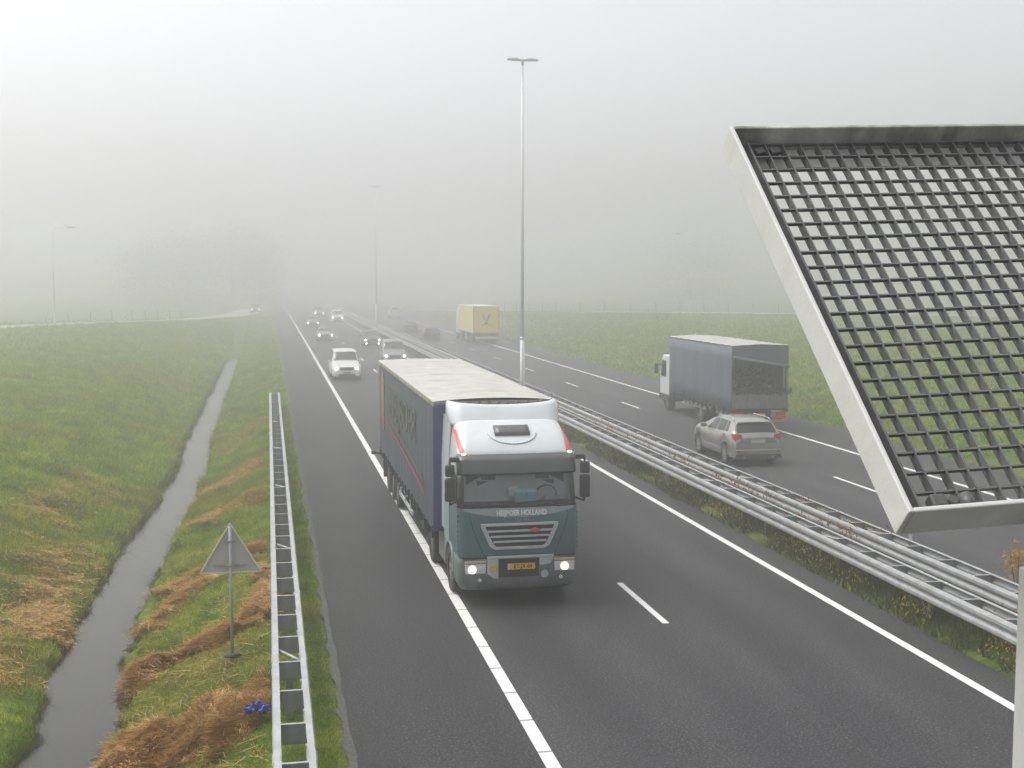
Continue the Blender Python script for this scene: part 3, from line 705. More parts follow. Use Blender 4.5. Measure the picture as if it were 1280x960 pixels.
class CarShape:
    """front at y=0 facing -y, y grows to the back"""
    def __init__(s, **k): s.__dict__.update(k)
    def half(s, y):
        W = s.W/2; a, b_ = y/s.L, (s.L-y)/s.L
        return W*(1-.20*max(0, 1-a/.16)**2.2-.13*max(0, 1-b_/.12)**2.2)
    def bottom(s, y):
        z = s.sill
        if y < s.w0-s.wr*1.2: z = s.sill+.02
        for wy in (s.w0, s.w1):
            q = s.wr*1.17; d = abs(y-wy)
            if d < q: z = max(z, s.wr+math.sqrt(q*q-d*d)*1.0)
        return z
    def section(s, y):
        w = s.half(y); top = interp(y, s.top); belt = min(interp(y, s.belt), top-.045); zb = min(s.bottom(y), belt-.12); g = max(0, min(1, (top-belt-.05)/.42))
        wr = w*(.88*(1-g)+s.tumble*g); zm = zb+(belt-zb)*.45
        return [(w*.95, zb), (w*.99, zb+(belt-zb)*.12), (w*1.0, zm), (w*.985, belt-(belt-zb)*.14), (w*.93, belt), ((w*.93+wr)/2+.012*g, (belt*.5+(top-.06)*.5)), (wr, top-.055*(.35+.65*g)), (wr*.82, top-.014), (wr*.45, top-.003), (0, top)]
    def at(s, y, t):
        P = s.section(y); sg = 1
        if t > 9: t = 18-t; sg = -1
        i = min(int(t), 8); f = t-i; a, b_ = P[i], P[i+1]
        return Vector((sg*(a[0]+(b_[0]-a[0])*f), y, a[1]+(b_[1]-a[1])*f))
    def patch(s, f, n=10, m=10, off=.006):
        """f(u,v) -> (y,t)"""
        rows = []
        for i in range(n+1):
            r = []
            for j in range(m+1):
                y, t = f(i/n, j/m); e = .004; p = s.at(y, t)
                nr = (s.at(y+e, t)-s.at(y-e, t)).cross(s.at(y, min(18, t+.02))-s.at(y, max(0, t-.02)))
                if nr.length > 1e-12: nr.normalize()
                ctr = Vector((0, y, interp(y, s.belt)*.8)); nr = -nr if nr.dot(p-ctr) < 0 else nr
                r.append(p+nr*off)
            rows.append(r)
        return MB().loft(rows, False)

def build_car(label, paint, shape, loc, away=False, group=None, lights=True, fog=False, rim=None, plate='plate_far', roof_rails=False, bumper=None, name='car', cat='car', yaw=0.0):
    S = shape; root = empty(name, (loc[0], loc[1], 0), (PI if away else 0)+yaw)
    tag(root, label, cat, group)
    ys_ = sorted(set([0, .03, .08, S.L-.08, S.L-.03, S.L]+[i*S.L/64 for i in range(65)]+[w_+d*S.wr*1.17 for w_ in (S.w0, S.w1) for d in (-1,-.97,-.9,-.75,-.5,-.25,0,.25,.5,.75,.9,.97,1)]))
    rings = []
    for y in ys_:
        P = S.section(y); rings.append([(x, y, z) for x, z in P]+[(-x, y, z) for x, z in reversed(P[:-1])])
    b = MB().loft(rings, False); n = len(rings[0])
    for r in (rings[0], rings[-1]): b.add(r, [tuple(range(n))])
    b.build('body', paint, root, auto=38)
    W = S.W/2
    MB().box(-W+.23, W-.23, .25, S.L-.25, .18, .62).box(-W*.80, W*.80, .12, S.L-.12, .2, .30).build('underbody', M['under'], root)
    c0, c1, r0, r1 = S.glass     # cowl, roof front, roof rear, rear glass bottom
    lerp = lambda a, b_, t: a+(b_-a)*t
    S.patch(lambda u, v: (lerp(c0+.06, c1-.05, u), lerp(6.25, 11.75, v)), 8, 14).build('windscreen', M['glass'], root)
    S.patch(lambda u, v: (lerp(r0+.07, r1-.04, u), lerp(6.5, 11.5, v)), 8, 14).build('rear_window', M['glass'], root)
    for sd in (0, 1):
        for (a0, a1, b0, b1) in S.sides:   # bottom y range, top y range
            S.patch(lambda u, v: (lerp(lerp(a0, b0, v), lerp(a1, b1, v), u), (lambda t: t if sd == 0 else 18-t)(lerp(4.12, 5.82, v))), 10, 8).build('side_window', M['glass'], root)
    for wy in (S.w0, S.w1):
        for sd in (-1, 1): wheel(root, sd*(W-.125), wy, S.wr, .22, sd, rim or M['rim'])
    # front
    zf = S.zl
    for sd in (-1, 1):
        f = lambda u, v: (lerp(.02, .34, u), (lambda t: t if sd > 0 else 18-t)(lerp(2.95, 4.25, v)-.15*u))
        S.patch(f, 6, 5, .008).build('headlight', M['white_lens'], root)
        if lights:
            MB().cyl((sd*(W*.70), -.012, zf), (sd*(W*.70), .02, zf), .085, n=12).build('headlight', M['head'], root)
            if fog: MB().cyl((sd*(W*.66), -.03, .36), (sd*(W*.66), .05, .36), .06, n=12).build('fog_lamp', M['head'], root)
        f = lambda u, v: (lerp(S.L-.30, S.L-.012, u), (lambda t: t if sd > 0 else 18-t)(lerp(S.tl[0], S.tl[1], v)))
        S.patch(f, 6, 5, .010).build('tail_light', M['red_lens'], root)
        if away:
            hr_ = S.half(S.L-.12); zt_ = S.plate+.17
            MB().loft([[(sd*(hr_+.012),S.L-.36,zt_-.03),(sd*(hr_+.012),S.L-.36,zt_+.05),(sd*(hr_-.05),S.L-.36,zt_+.05),(sd*(hr_-.05),S.L-.36,zt_-.03)],
                       [(sd*(hr_+.015),S.L-.12,zt_-.10),(sd*(hr_+.01),S.L-.14,zt_+.10),(sd*(hr_-.1),S.L-.14,zt_+.10),(sd*(hr_-.1),S.L-.12,zt_-.10)],
                       [(sd*(hr_-.07),S.L+.012,zt_-.09),(sd*(hr_-.07),S.L-.01,zt_+.09),(sd*(hr_-.13),S.L-.01,zt_+.09),(sd*(hr_-.13),S.L+.012,zt_-.09)],
                       [(sd*(hr_-.26),S.L+.020,zt_-.05),(sd*(hr_-.26),S.L+.01,zt_+.06),(sd*(hr_-.28),S.L-.02,zt_+.06),(sd*(hr_-.28),S.L-.02,zt_-.05)]], True, True, True).build('tail_lamp', M['red_lens'], root, .012, auto=50)
        mz = interp(c0+.3, S.belt)+.09
        mm = MB().loft([[(sd*(W*.93),c0+.42,mz-.03),(sd*(W*.93),c0+.42,mz+.03),(sd*(W*.93),c0+.48,mz+.03),(sd*(W*.93),c0+.48,mz-.03)],
                        [(sd*(W+.04),c0+.34,mz-.07),(sd*(W+.04),c0+.34,mz+.09),(sd*(W+.04),c0+.47,mz+.09),(sd*(W+.04),c0+.47,mz-.07)],
                        [(sd*(W+.19),c0+.40,mz-.06),(sd*(W+.19),c0+.40,mz+.08),(sd*(W+.19),c0+.48,mz+.08),(sd*(W+.19),c0+.48,mz-.06)]], True, True, True)
        mm.build('mirror', paint, root, .015)
    hw = S.half(0)
    gz = zf-.03
    MB().ext([(-hw*.52, gz-.10), (hw*.52, gz-.10), (hw*.62, gz+.09), (-hw*.62, gz+.09)], 1, -.012, .05).build('grille', M['dark_grey'], root)
    MB().ext([(-hw*.75, .30), (hw*.75, .30), (hw*.66, .45), (-hw*.66, .45)], 1, -.010, .05).build('air_intake', M['dark_grey'], root)
    MB().box(-.26, .26, -.02, -.002, .47, .58).build('number_plate', M[plate], root)
    # rear
    hr = S.half(S.L); zp = S.plate
    MB().box(-.26, .26, S.L+.002, S.L+.016, zp-.06, zp+.06).build('number_plate', M[plate], root)
    bl = MB(); rr = []
    for k in range(13):
        x = lerp(-hr*1.02, hr*1.02, k/12); yy = S.L+.06-.05*(abs(x)/hr)**3
        rr.append([(x, yy-.10, .30), (x, yy, .33), (x, yy+.012, .56), (x, yy-.03, .60), (x, yy-.12, .60)])
    bl.loft(rr, True, True, True); bl.build('bumper', bumper or paint, root, auto=45)
    if roof_rails:
        for sd in (-1, 1):
            xx = S.section((c1+r0)/2)[6][0]*sd; zt = interp((c1+r0)/2, S.top)
            MB().tube([(xx,c1+.15,zt-.05), (xx,c1+.3,zt+.015), (xx,r0-.3,zt+.015), (xx,r0-.05,zt-.06)], .016, 6).build('roof_rail', M['silver'], root)
    return root

def car_paint(name, col, metal=.35): return mat(name, col, .34, metal, .05, 1.5, coat=.5, dirt=tuple(c*.6+.03 for c in col), dirt_amt=.3)
def suv_shape():   # compact crossover
    return CarShape(L=4.44, W=1.86, sill=.30, wr=.355, w0=.90, w1=3.59, tumble=.70, zl=.86, plate=.87, tl=(3.1, 3.6),
        top=[(0,.62),(.05,.86),(.2,.97),(.55,1.07),(1.15,1.18),(1.35,1.25),(2.0,1.51),(2.5,1.595),(3.2,1.59),(3.85,1.53),(4.02,1.47),(4.28,1.17),(4.36,1.08),(4.42,1.00),(4.44,.94)],
        belt=[(0,.56),(.2,.86),(1.1,1.05),(1.4,1.06),(2.8,1.08),(3.6,1.13),(4.2,1.15),(4.44,.9)], glass=(1.28,2.12,3.97,4.33),
        sides=[(1.72,2.62,2.18,2.62),(2.70,3.45,2.70,3.38),(3.52,3.80,3.45,3.62)])
def van_shape():   # tall people carrier
    return CarShape(L=4.7, W=1.86, sill=.28, wr=.34, w0=.90, w1=3.75, tumble=.76, zl=.80, plate=.85, tl=(3.2, 5.2),
        top=[(0,.56),(.05,.80),(.25,.92),(.6,1.02),(1.0,1.12),(1.2,1.24),(1.9,1.72),(2.3,1.86),(3.2,1.88),(4.3,1.84),(4.5,1.74),(4.64,1.25),(4.68,1.05),(4.7,.95)],
        belt=[(0,.5),(.25,.83),(1.0,1.02),(1.5,1.06),(4.0,1.10),(4.6,1.1),(4.7,.9)], glass=(1.14,2.0,4.36,4.64),
        sides=[(1.7,2.6,2.15,2.6),(2.7,3.5,2.7,3.5),(3.6,4.35,3.6,4.3)])
def hatch_shape(L=4.1, H=1.48):
    k = H/1.48; q = L/4.1
    P = lambda pts, kz: [(a*q, c*kz) for a, c in pts]
    return CarShape(L=L, W=1.75, sill=.24, wr=.31, w0=.82*q, w1=3.38*q, tumble=.70, zl=.68, plate=.78, tl=(3.2, 4.6),
        top=P([(0,.5),(.05,.68),(.25,.79),(.6,.88),(1.05,.97),(1.2,1.03),(1.9,1.40),(2.3,1.475),(2.9,1.475),(3.5,1.41),(3.68,1.33),(3.98,1.0),(4.05,.9),(4.1,.82)], k),
        belt=P([(0,.45),(.25,.7),(1.0,.88),(1.4,.90),(3.3,.97),(3.9,.98),(4.1,.78)], k), glass=(1.12*q,1.97*q,3.62*q,3.98*q),
        sides=[(1.55*q,2.42*q,2.02*q,2.42*q),(2.5*q,3.35*q,2.5*q,3.2*q)])
def saloon_shape(L=4.6):
    q = L/4.6; P = lambda pts: [(a*q, c) for a, c in pts]
    return CarShape(L=L, W=1.78, sill=.24, wr=.32, w0=.88*q, w1=3.55*q, tumble=.68, zl=.68, plate=.72, tl=(3.1, 4.3),
        top=P([(0,.5),(.05,.66),(.25,.77),(.7,.87),(1.2,.96),(1.38,1.02),(2.1,1.36),(2.5,1.43),(3.0,1.42),(3.4,1.34),(3.95,1.05),(4.3,1.0),(4.5,.97),(4.57,.85),(4.6,.78)]),
        belt=P([(0,.45),(.25,.7),(1.2,.88),(1.6,.90),(3.6,.95),(4.2,.95),(4.6,.75)]), glass=(1.3*q,2.18*q,3.32*q,3.95*q),
        sides=[(1.75*q,2.55*q,2.2*q,2.55*q),(2.63*q,3.45*q,2.63*q,3.15*q)])

ON, OFF = 'cars coming towards the bridge', 'cars driving away from the bridge'
kuga = build_car('silver grey compact crossover with dark rear window driving away beside the median', car_paint('champagne_silver', (.43,.42,.39), .75), suv_shape(), (16.52, 40.35+4.44), True, OFF, lights=False, roof_rails=True, plate='plate_white')
# extra rear details of the crossover
MB().ext([(-.72,.80),(.72,.80),(.60,.98),(-.60,.98)], 1, 4.435, 4.447).build('tailgate_recess', car_paint('champagne_shade', (.33,.32,.30), .6), kuga)
MB().ext([(-.42,.965),(.42,.965),(.40,1.0),(-.40,1.0)], 1, 4.44, 4.462).build('trim_bar', M['chrome'], kuga)
MB().ext([(-.86,.28),(.86,.28),(.80,.42),(-.80,.42)], 1, 4.45, 4.515).build('lower_bumper', M['dark_grey'], kuga)
for sd in (-1, 1): MB().cyl((sd*.52,4.40,.33), (sd*.52,4.54,.33), .045, n=12).build('exhaust', M['chrome'], kuga)
for sd in (-1, 1): MB().box(sd*.66-.10, sd*.66+.10, 4.46, 4.481, .50, .55).build('reflector', M['red_lens'], kuga)
MB().box(-.62,.62,4.00,4.12,1.475,1.51).build('spoiler', car_paint('champagne_edge', (.43,.42,.39), .75), kuga, .015)
build_car('white people carrier with headlights on, in the lane beside the shoulder line', M['white_van'], van_shape(), (4.78, 79.0), False, ON)
build_car('grey car with headlights on, half hidden behind the trailer of the teal truck', car_paint('mid_grey_paint', (.22,.225,.23)), van_shape(), (9.05, 91.0), False, ON)
build_car('dark car with four lamps lit, in the fast lane ahead of the grey one', car_paint('dark_grey_paint', (.05,.055,.06)), hatch_shape(4.1, 1.55), (9.5, 117.0), False, ON, fog=True)
build_car('light grey saloon with headlights on, next behind the white people carrier', car_paint('light_grey_paint', (.33,.335,.34)), saloon_shape(), (5.66, 128.0), False, ON)
build_car('dim dark car with headlights on, farther back in the slow lane', car_paint('graphite_paint', (.12,.125,.13)), hatch_shape(4.2, 1.6), (5.6, 163.0), False, ON)
build_car('white car with headlights on, farther back in the fast lane', M['white_van'], van_shape(), (9.67, 180.0), False, ON)
build_car('last dim car with headlights, almost swallowed by the fog', car_paint('fog_grey_paint', (.25,.25,.25)), hatch_shape(4.2, 1.6), (8.2, 208.0), False, ON)
build_car('car with headlights on, coming down the slip road in the fog', car_paint('slip_road_car_paint', (.16,.16,.17)), hatch_shape(4.2, 1.6), (-2.2, 221.0), False, ON)['ramp'] = 1
build_car('dark hatchback driving away in front of the silver crossover, beside the median', car_paint('black_paint', (.03,.03,.033)), hatch_shape(4.2, 1.5), (16.35, 126.3+4.2), True, OFF, lights=False)
build_car('dim dark saloon driving away, farthest along the median in the fog', car_paint('deep_grey_paint', (.05,.05,.055)), saloon_shape(), (16.3, 145.0+4.6), True, OFF, lights=False)
for o in list(COL.objects):
    if o.get('ramp'): o.location.z = float(terrain(-2.2, 221.0))+.05; del o['ramp']
# ------------------------------------------------------------------ the teal truck
def plan(yf, hw, r, yb, z, bulge=.05, n=7, m=8, x0=0.0):
    """open outline: back left -> front left corner -> front -> front right -> back right"""
    P = [(-hw, yb), (-hw, (yb+yf+r)/2)]
    fy = lambda x: yf+bulge*(x/max(hw-r, .01))**2 - 0
    for i in range(n+1):
        a = PI+ (PI/2)*i/n; P.append((-hw+r+r*math.cos(a), yf+bulge+r+r*math.sin(a)))
    for i in range(1, m):
        x = lerp_(-hw+r, hw-r, i/m); P.append((x, yf+bulge*(abs(x)/(hw-r))**2.2))
    for i in range(n+1):
        a = 1.5*PI+(PI/2)*i/n; P.append((hw-r+r*math.cos(a), yf+bulge+r+r*math.sin(a)))
    P += [(hw, (yb+yf+r)/2), (hw, yb)]
    return [(x+x0, y, z) for x, y in P]
def lerp_(a, b, t): return a+(b-a)*t
TX, TY = 4.82, 23.95
T = empty('semi_truck', (TX, TY, 0)); tag(T, 'teal and white articulated truck with blue curtain trailer, headlights lit', 'truck')
YB = 2.12
# body bands of the cab
lev = [(.98,-.0,1.205,.16),(1.1,-.01,1.22,.17),(1.5,.0,1.225,.17),(1.80,.02,1.225,.17),(1.955,.045,1.22,.17)]
lower = MB().loft([plan(yf, hw, r, YB, z) for z, yf, hw, r in lev], True); lower.add(plan(0,1.205,.16,YB,.98), [tuple(range(len(plan(0,1.2,.1,YB,1))))])
lower.build('cab_panel', M['cab_teal'], T, auto=50)
up = [(1.956,.34,1.215,.10),(2.3,.40,1.21,.12),(2.66,.45,1.195,.14),(2.67,.27,1.19,.17),(2.97,.33,1.175,.18),(3.06,.40,1.165,.2),(3.25,.66,1.14,.24),(3.45,.98,1.10,.28),(3.56,1.28,1.04,.3),(3.60,1.5,.97,.3)]
ub = MB().loft([plan(yf, hw, r, YB, z) for z, yf, hw, r in up], True); ub.add(plan(1.5,.97,.3,YB,3.60), [tuple(range(len(plan(0,1.2,.1,YB,1))))])
ub.build('cab_roof', M['cab_white'], T, auto=55)
# glazing: the screen and pillars sweep round in front of the inner cab
sc_lv = [(1.965,.055,1.20,.17),(2.2,.11,1.196,.17),(2.45,.175,1.19,.17),(2.665,.235,1.185,.17)]
def sub(P, a, b): return P[a:b]
NP = len(plan(0,1.2,.1,YB,1)); F0, F1 = 2+6, NP-2-6
gl = MB().loft([sub(plan(yf, hw, r, YB, z), F0-1, F1+1) for z, yf, hw, r in sc_lv], False)
gl.build('windscreen', M['windscreen'], T, auto=60)
pl = MB()
pl.loft([sub(plan(yf, hw+.004, r, YB, z), 2, F0) for z, yf, hw, r in sc_lv], False).loft([sub(plan(yf, hw+.004, r, YB, z), F1, NP-2) for z, yf, hw, r in sc_lv], False)
o = pl.build('pillar', M['dark_grey'], T, auto=60); md = o.modifiers.new('skin', 'SOLIDIFY'); md.thickness = .05; md.offset = -1
sw = MB()
for s in (-1, 1):
    sw.add([(s*1.222,.36,1.99),(s*1.222,1.18,1.99),(s*1.206,1.18,2.62),(s*1.206,.50,2.62)], [(0,1,2,3)])
sw.build('side_window', M['glass'], T)
# cab inside: dashboard, seats and the back wall
MB().box(-1.10,1.10,.18,.46,1.958,2.04).build('dashboard', M['dark_grey'], T, .03)
# the driver's place: dark cab interior seen through the screen
MB().box(-1.0,1.0,.452,.458,2.0,2.62).build('cab_interior', M['seat'], T)
for x0, x1 in ((-.95,-.10),(.02,.86)):
    pts = [Vector((x0+(x1-x0)*k/5, .045+.05*(abs(x0+(x1-x0)*k/5)/1.05)**2.2+.012*k/5-.02, 1.985+.055*k/5)) for k in range(6)]
    MB().tube(pts, .013, 6).tube([(x1,.06,1.95),pts[3]], .010, 5).build('wiper', M['text_black'], T)
for x in (-.55,.55): MB().box(x-.24,x+.24,.43,.45,1.98,2.44).box(x-.14,x+.14,.42,.448,2.46,2.62).build('seat', M['dark_grey'], T, .006)
MB().tube([Vector((.60+.22*math.cos(a), .33-.07*math.sin(a), 2.15+.20*math.sin(a))) for a in np.linspace(0, 2*PI, 20)], .018, 6).build('steering_wheel', M['black'], T)
# sun visor band
vs = [(2.60,.13,1.20,.17),(2.64,.10,1.205,.17),(2.86,.17,1.20,.18),(3.0,.27,1.18,.18)]
vb = MB().loft([sub(plan(yf, hw+.02, r, YB, z), 3, NP-3) for z, yf, hw, r in vs], False)
o = vb.build('sun_visor', M['visor'], T, auto=50); md = o.modifiers.new('skin', 'SOLIDIFY'); md.thickness = .03; md.offset = -1
for s in (-1, 1): MB().box(s*1.08-.045, s*1.08+.045, .235, .30, 3.0, 3.035).build('marker_lamp', M['head_near'], T, .012)
# roof hatch, moulded ring and red flashes on the sloping roof
def roof_pt(x, z):
    for (z0,y0,h0,r0),(z1,y1,h1,r1) in zip(up[4:-1], up[5:]):
        if z0 <= z <= z1: t = (z-z0)/(z1-z0); return Vector((x, y0+(y1-y0)*t+.05*(abs(x)/.95)**2.2, z))
    return Vector((x, 1.3, z))
hb = MB(); h_ = []
for z in (3.31, 3.36, 3.41, 3.46):
    w_ = .36; h_.append([roof_pt(-w_+2*w_*i/6, z)+Vector((0,-.03,.035)) for i in range(7)])
hb.loft(h_, False); o = hb.build('roof_hatch', M['visor'], T, auto=50); md = o.modifiers.new('skin', 'SOLIDIFY'); md.thickness = .05
pts = [roof_pt(.50*math.cos(a), 3.36+.20*math.sin(a))+Vector((0,-.008,.008)) for a in np.linspace(PI*1.02, PI*1.98, 20)]
MB().tube(pts, .012, 6).build('roof_moulding', M['cab_white'], T)
for s in (-1, 1):
    rows = []
    for k in range(9):
        u = k/8; z = 3.0+.40*u; yf, hw, r = [interp(z, [(a[0], a[c]) for a in up[4:]]) for c in (1, 2, 3)]
        P = plan(yf, hw, r, YB, z); ring = P[2:10] if s < 0 else list(reversed(P[-10:-2]))
        lo_, hi_ = .62-.95*u, 1.02-.75*u; row = []
        for q_ in (0, .34, .67, 1.0):
            t_ = (lo_+(hi_-lo_)*q_)*6
            if t_ >= 0:
                i_ = min(int(t_), 6); f_ = t_-i_; p_ = Vector(ring[i_]).lerp(Vector(ring[i_+1]), f_)
            else: p_ = Vector(ring[0])+Vector((0, -t_*.12, 0))
            row.append(p_+Vector((s*.014, -.014, .010)))
        rows.append(row)
    o = MB().loft(rows, False).build('red_flash', M['red_sticker'], T, auto=60)
# air deflector on the roof
df = [(3.44,1.20,1.13,.30),(3.52,1.27,1.17,.34),(3.66,1.40,1.19,.38),(3.80,1.52,1.185,.40),(3.86,1.62,1.15,.40),(3.84,1.72,1.10,.38)]
rg = []
for z, yf, hw, r in df:
    P = plan(yf, hw, r, 2.05, z, .04); rg.append([(x, y, z+(.07*(abs(x)/1.15)**2.5 if z > 3.7 else 0)) for x, y, z in P])
o = MB().loft(rg, False).build('air_deflector', M['cab_white'], T, auto=60); md = o.modifiers.new('skin', 'SOLIDIFY'); md.thickness = .025
# side deflectors behind the doors
for s in (-1, 1):
    MB().loft([[(s*1.215,1.45,1.2),(s*1.245,2.30,1.2),(s*1.21,2.30,1.2),(s*1.18,1.5,1.2)], [(s*1.21,1.45,2.7),(s*1.245,2.30,2.7),(s*1.21,2.30,2.7),(s*1.17,1.5,2.7)], [(s*1.15,1.55,3.5),(s*1.20,2.28,3.62),(s*1.16,2.28,3.62),(s*1.11,1.6,3.5)]], True, True, True).build('side_deflector', M['cab_white'], T, auto=40)
    MB().ext([(1.22,1.05),(1.95,1.05),(1.95,1.96),(1.22,1.96)], 0, s*1.226, s*1.24).build('door_edge', M['cab_pale'], T)
# pale band under the screen and the lettering
def front_y(x, z): 
    y = interp(z, [(a, b_) for a, b_, c, d in lev]); return y+.05*(abs(x)/1.05)**2.2
rows = []
for k in range(25):
    x = -1.12+2.24*k/24; u = abs(x)/1.12; zlo = 1.765+.135*u**2.0
    rows.append([(x, front_y(x, zlo)-.006, zlo), (x, front_y(x, 1.86)-.006+ .0, max(zlo+.01, 1.88)), (x, front_y(x, 1.95)-.006, 1.952)])
MB().loft(rows, False).build('pale_band', M['cab_pale'], T, auto=60)
text_mesh('lettering', 'HEIJBOER HOLLAND', .145, M['white_letter'], T, (.04,-.006,1.855), (R(84),0,0), .003, .76, .007)
text_mesh('small_lettering', 'TIEL BV', .095, M['grey_letter'], T, (.04,-.010,1.715), (R(86),0,0), .003, 1.0)
# grille
def trap(z): return interp(z, [(1.14,.50),(1.22,.60),(1.60,.775),(1.655,.775)])
gb = MB(); gb.ext([(-.50,1.17),(.50,1.17),(.70,1.62),(-.70,1.62)], 1, -.028, -.012); gb.build('grille_back', M['text_black'], T)
fr = MB()
oz = [(1.655,.78),(1.59,.78),(1.20,.605),(1.135,.50)]; iz = [(1.605,.695),(1.58,.69),(1.245,.53),(1.195,.47)]
ring_o = [(x,z) for z,x in oz]+[(-x,z) for z,x in reversed(oz)]; ring_i = [(x,z) for z,x in iz]+[(-x,z) for z,x in reversed(iz)]
P3 = lambda r, y: [(x, y+.03*(abs(x)/.8)**2, z) for x, z in r]
fr.loft([P3(ring_o,-.008), P3(ring_o,-.055), P3(ring_i,-.055), P3(ring_i,-.008)], True, smooth=False)
fr.build('grille_frame', M['silver'], T, .008)
sl = MB()
for k in range(3):
    z = 1.295+.105*k; w_ = interp(z, [(1.195,.47),(1.605,.695)])+.012; sl.box(-w_, w_, -.052, -.03, z-.022, z+.020)
sl.build('grille_slats', M['silver'], T, .005)
MB().ext([(.16,1.515),(.30,1.465),(.44,1.515),(.30,1.565)], 1, -.068, -.05).build('red_emblem', M['red_sticker'], T, .006)
# seams and dark gaps of the front panel
sm = MB()
for s in (-1, 1): sm.tube([(s*1.02,-.004+.046,1.88),(s*.93,.0+.028,1.55),(s*.80,-.002+.02,1.2),(s*.70,.01,1.0)], .006, 5)
sm.box(-1.15,1.15,.03,.10,.955,.985)
sm.build('panel_seam', M['text_black'], T)
# steps and bolts along the corners
stp = MB()
for s in (-1, 1):
    for k in range(8): stp.box(s*1.212-.012, s*1.212+.012, .16, .20, 1.08+k*.10, 1.11+k*.10)
stp.build('corner_vents', M['text_black'], T)
# bumper
bl = [(.30,.10,1.13,.2),(.36,.02,1.18,.22),(.50,-.045,1.205,.22),(.80,-.05,1.215,.22),(.93,-.03,1.215,.22),(.952,.0,1.205,.20)]
bp = MB().loft([plan(yf, hw, r, .78, z, .07) for z, yf, hw, r in bl], True, True, True); bp.build('bumper', M['bumper_grey'], T, auto=50)
MB().ext([(-.43,.585),(.38,.585),(.38,.945),(-.43,.945)], 1, -.058, -.04).build('bumper_recess', M['text_black'], T)
tb = MB(); tb.box(-.66,.68,-.085,-.04,.965,1.012); tb.ext([(-.66,.96),(-.44,.96),(-.44,.56),(-.52,.56),(-.66,.66)], 1, -.066, -.03); tb.ext([(.39,.96),(.68,.96),(.62,.82),(.39,.80)], 1, -.066, -.03)
tb.build('bumper_trim', M['silver'], T, .008)
MB().box(-.20,.30,-.076,-.06,.735,.855).build('number_plate', M['plate_yellow'], T)
MB().box(-.255,-.203,-.076,-.06,.735,.855).build('plate_band', mat('plate_blue_band', (.55,.58,.66), .5, 0, .05, 5), T)
text_mesh('plate_text', 'BT-JX-64', .105, M['text_black'], T, (.05,-.078,.793), (R(90),0,0), .001, .95, .002)
MB().cyl((-.545,-.085,.77), (-.545,-.06,.77), .072, n=16).build('badge', mat('yellow_badge', (.62,.47,.06), .4, 0, .15, 8), T)
MB().cyl((.50,-.065,.62), (.50,-.03,.62), .075, n=14).build('round_cover', M['silver'], T)
for s in (-1, 1):
    x = s*.90+.01
    MB().ext([(x-.20,.665),(x+.20,.665),(x+.21,.86),(x-.21,.86)], 1, -.032, .05).build('lamp_housing', M['white_lens'], T, .01)
    MB().box(x-.21,x+.21,-.04,.03,.875,.915).build('indicator', mat('indicator_lens', (.55,.42,.36), .3, 0, .1, 8), T, .008)
    MB().cyl((x+s*.035-.035,-.05,.755), (x+s*.035-.035,-.02,.755), .078, n=20).build('headlight', M['head_near'], T)
    MB().cyl((x-s*.13,-.048,.755), (x-s*.13,-.02,.755), .05, n=14).build('side_lamp', M['white_lens'], T)
    MB().cyl((x-s*.08,-.06,.545), (x-s*.08,-.02,.545), .038, n=12).build('fog_lamp', M['white_lens'], T)
# mirrors
for s in (-1, 1):
    MB().box(s*1.37-.10, s*1.37+.10, .10, .24, 2.10, 2.56).build('mirror', M['dark_grey'], T, .035)
    MB().box(s*1.37-.095, s*1.37+.095, .10, .23, 2.59, 2.83).build('mirror', M['dark_grey'], T, .035)
    MB().tube([(s*1.2,.36,2.95),(s*1.36,.20,2.94),(s*1.37,.18,2.83)], .022, 6).tube([(s*1.2,.36,2.08),(s*1.36,.20,2.02),(s*1.37,.18,2.12)], .022, 6).build('mirror_arm', M['black'], T)
    MB().box(s*1.27-.09, s*1.27+.09, .16, .30, 2.87, 2.97).build('ramp_mirror', M['dark_grey'], T, .02)
# wheel arches, steps and skirts of the tractor
for s in (-1, 1):
    a_ = MB(); rr = []
    for k in range(15):
        a = PI*k/14; rr.append([(s*1.20, 1.36-.60*math.cos(a), .56+.55*math.sin(a)), (s*1.235, 1.36-.60*math.cos(a), .56+.55*math.sin(a)), (s*1.235, 1.36-.54*math.cos(a), .54+.50*math.sin(a)), (s*1.20, 1.36-.54*math.cos(a), .54+.50*math.sin(a))])
    a_.loft(rr, True, True, True); a_.build('wheel_arch', M['cab_pale'], T, auto=40)
    MB().box(s*1.18-.03, s*1.18+.03, .79, .83, .40, 1.0).build('step', M['bumper_grey'], T)
    MB().box(min(s*.72,s*1.20), max(s*.72,s*1.20), 2.02, 3.15, .38, 1.02).build('fuel_tank', M['skirt'], T, .06)
    MB().box(min(s*.98,s*1.22), max(s*.98,s*1.22), 3.55, 4.65, 1.04, 1.09).build('mudguard', M['dark_grey'], T, .02)
    wheel(T, s*1.05, 1.36, .50, .30, s, M['rim_dull'], 8, .56)
    wheel(T, s*.96, 4.1, .50, .56, s, M['rim_dull'], 8, .56)
MB().box(-.45,.45,.6,5.6,.55,.85).box(-1.0,1.0,.3,2.1,.7,.98).build('chassis', M['chassis'], T)
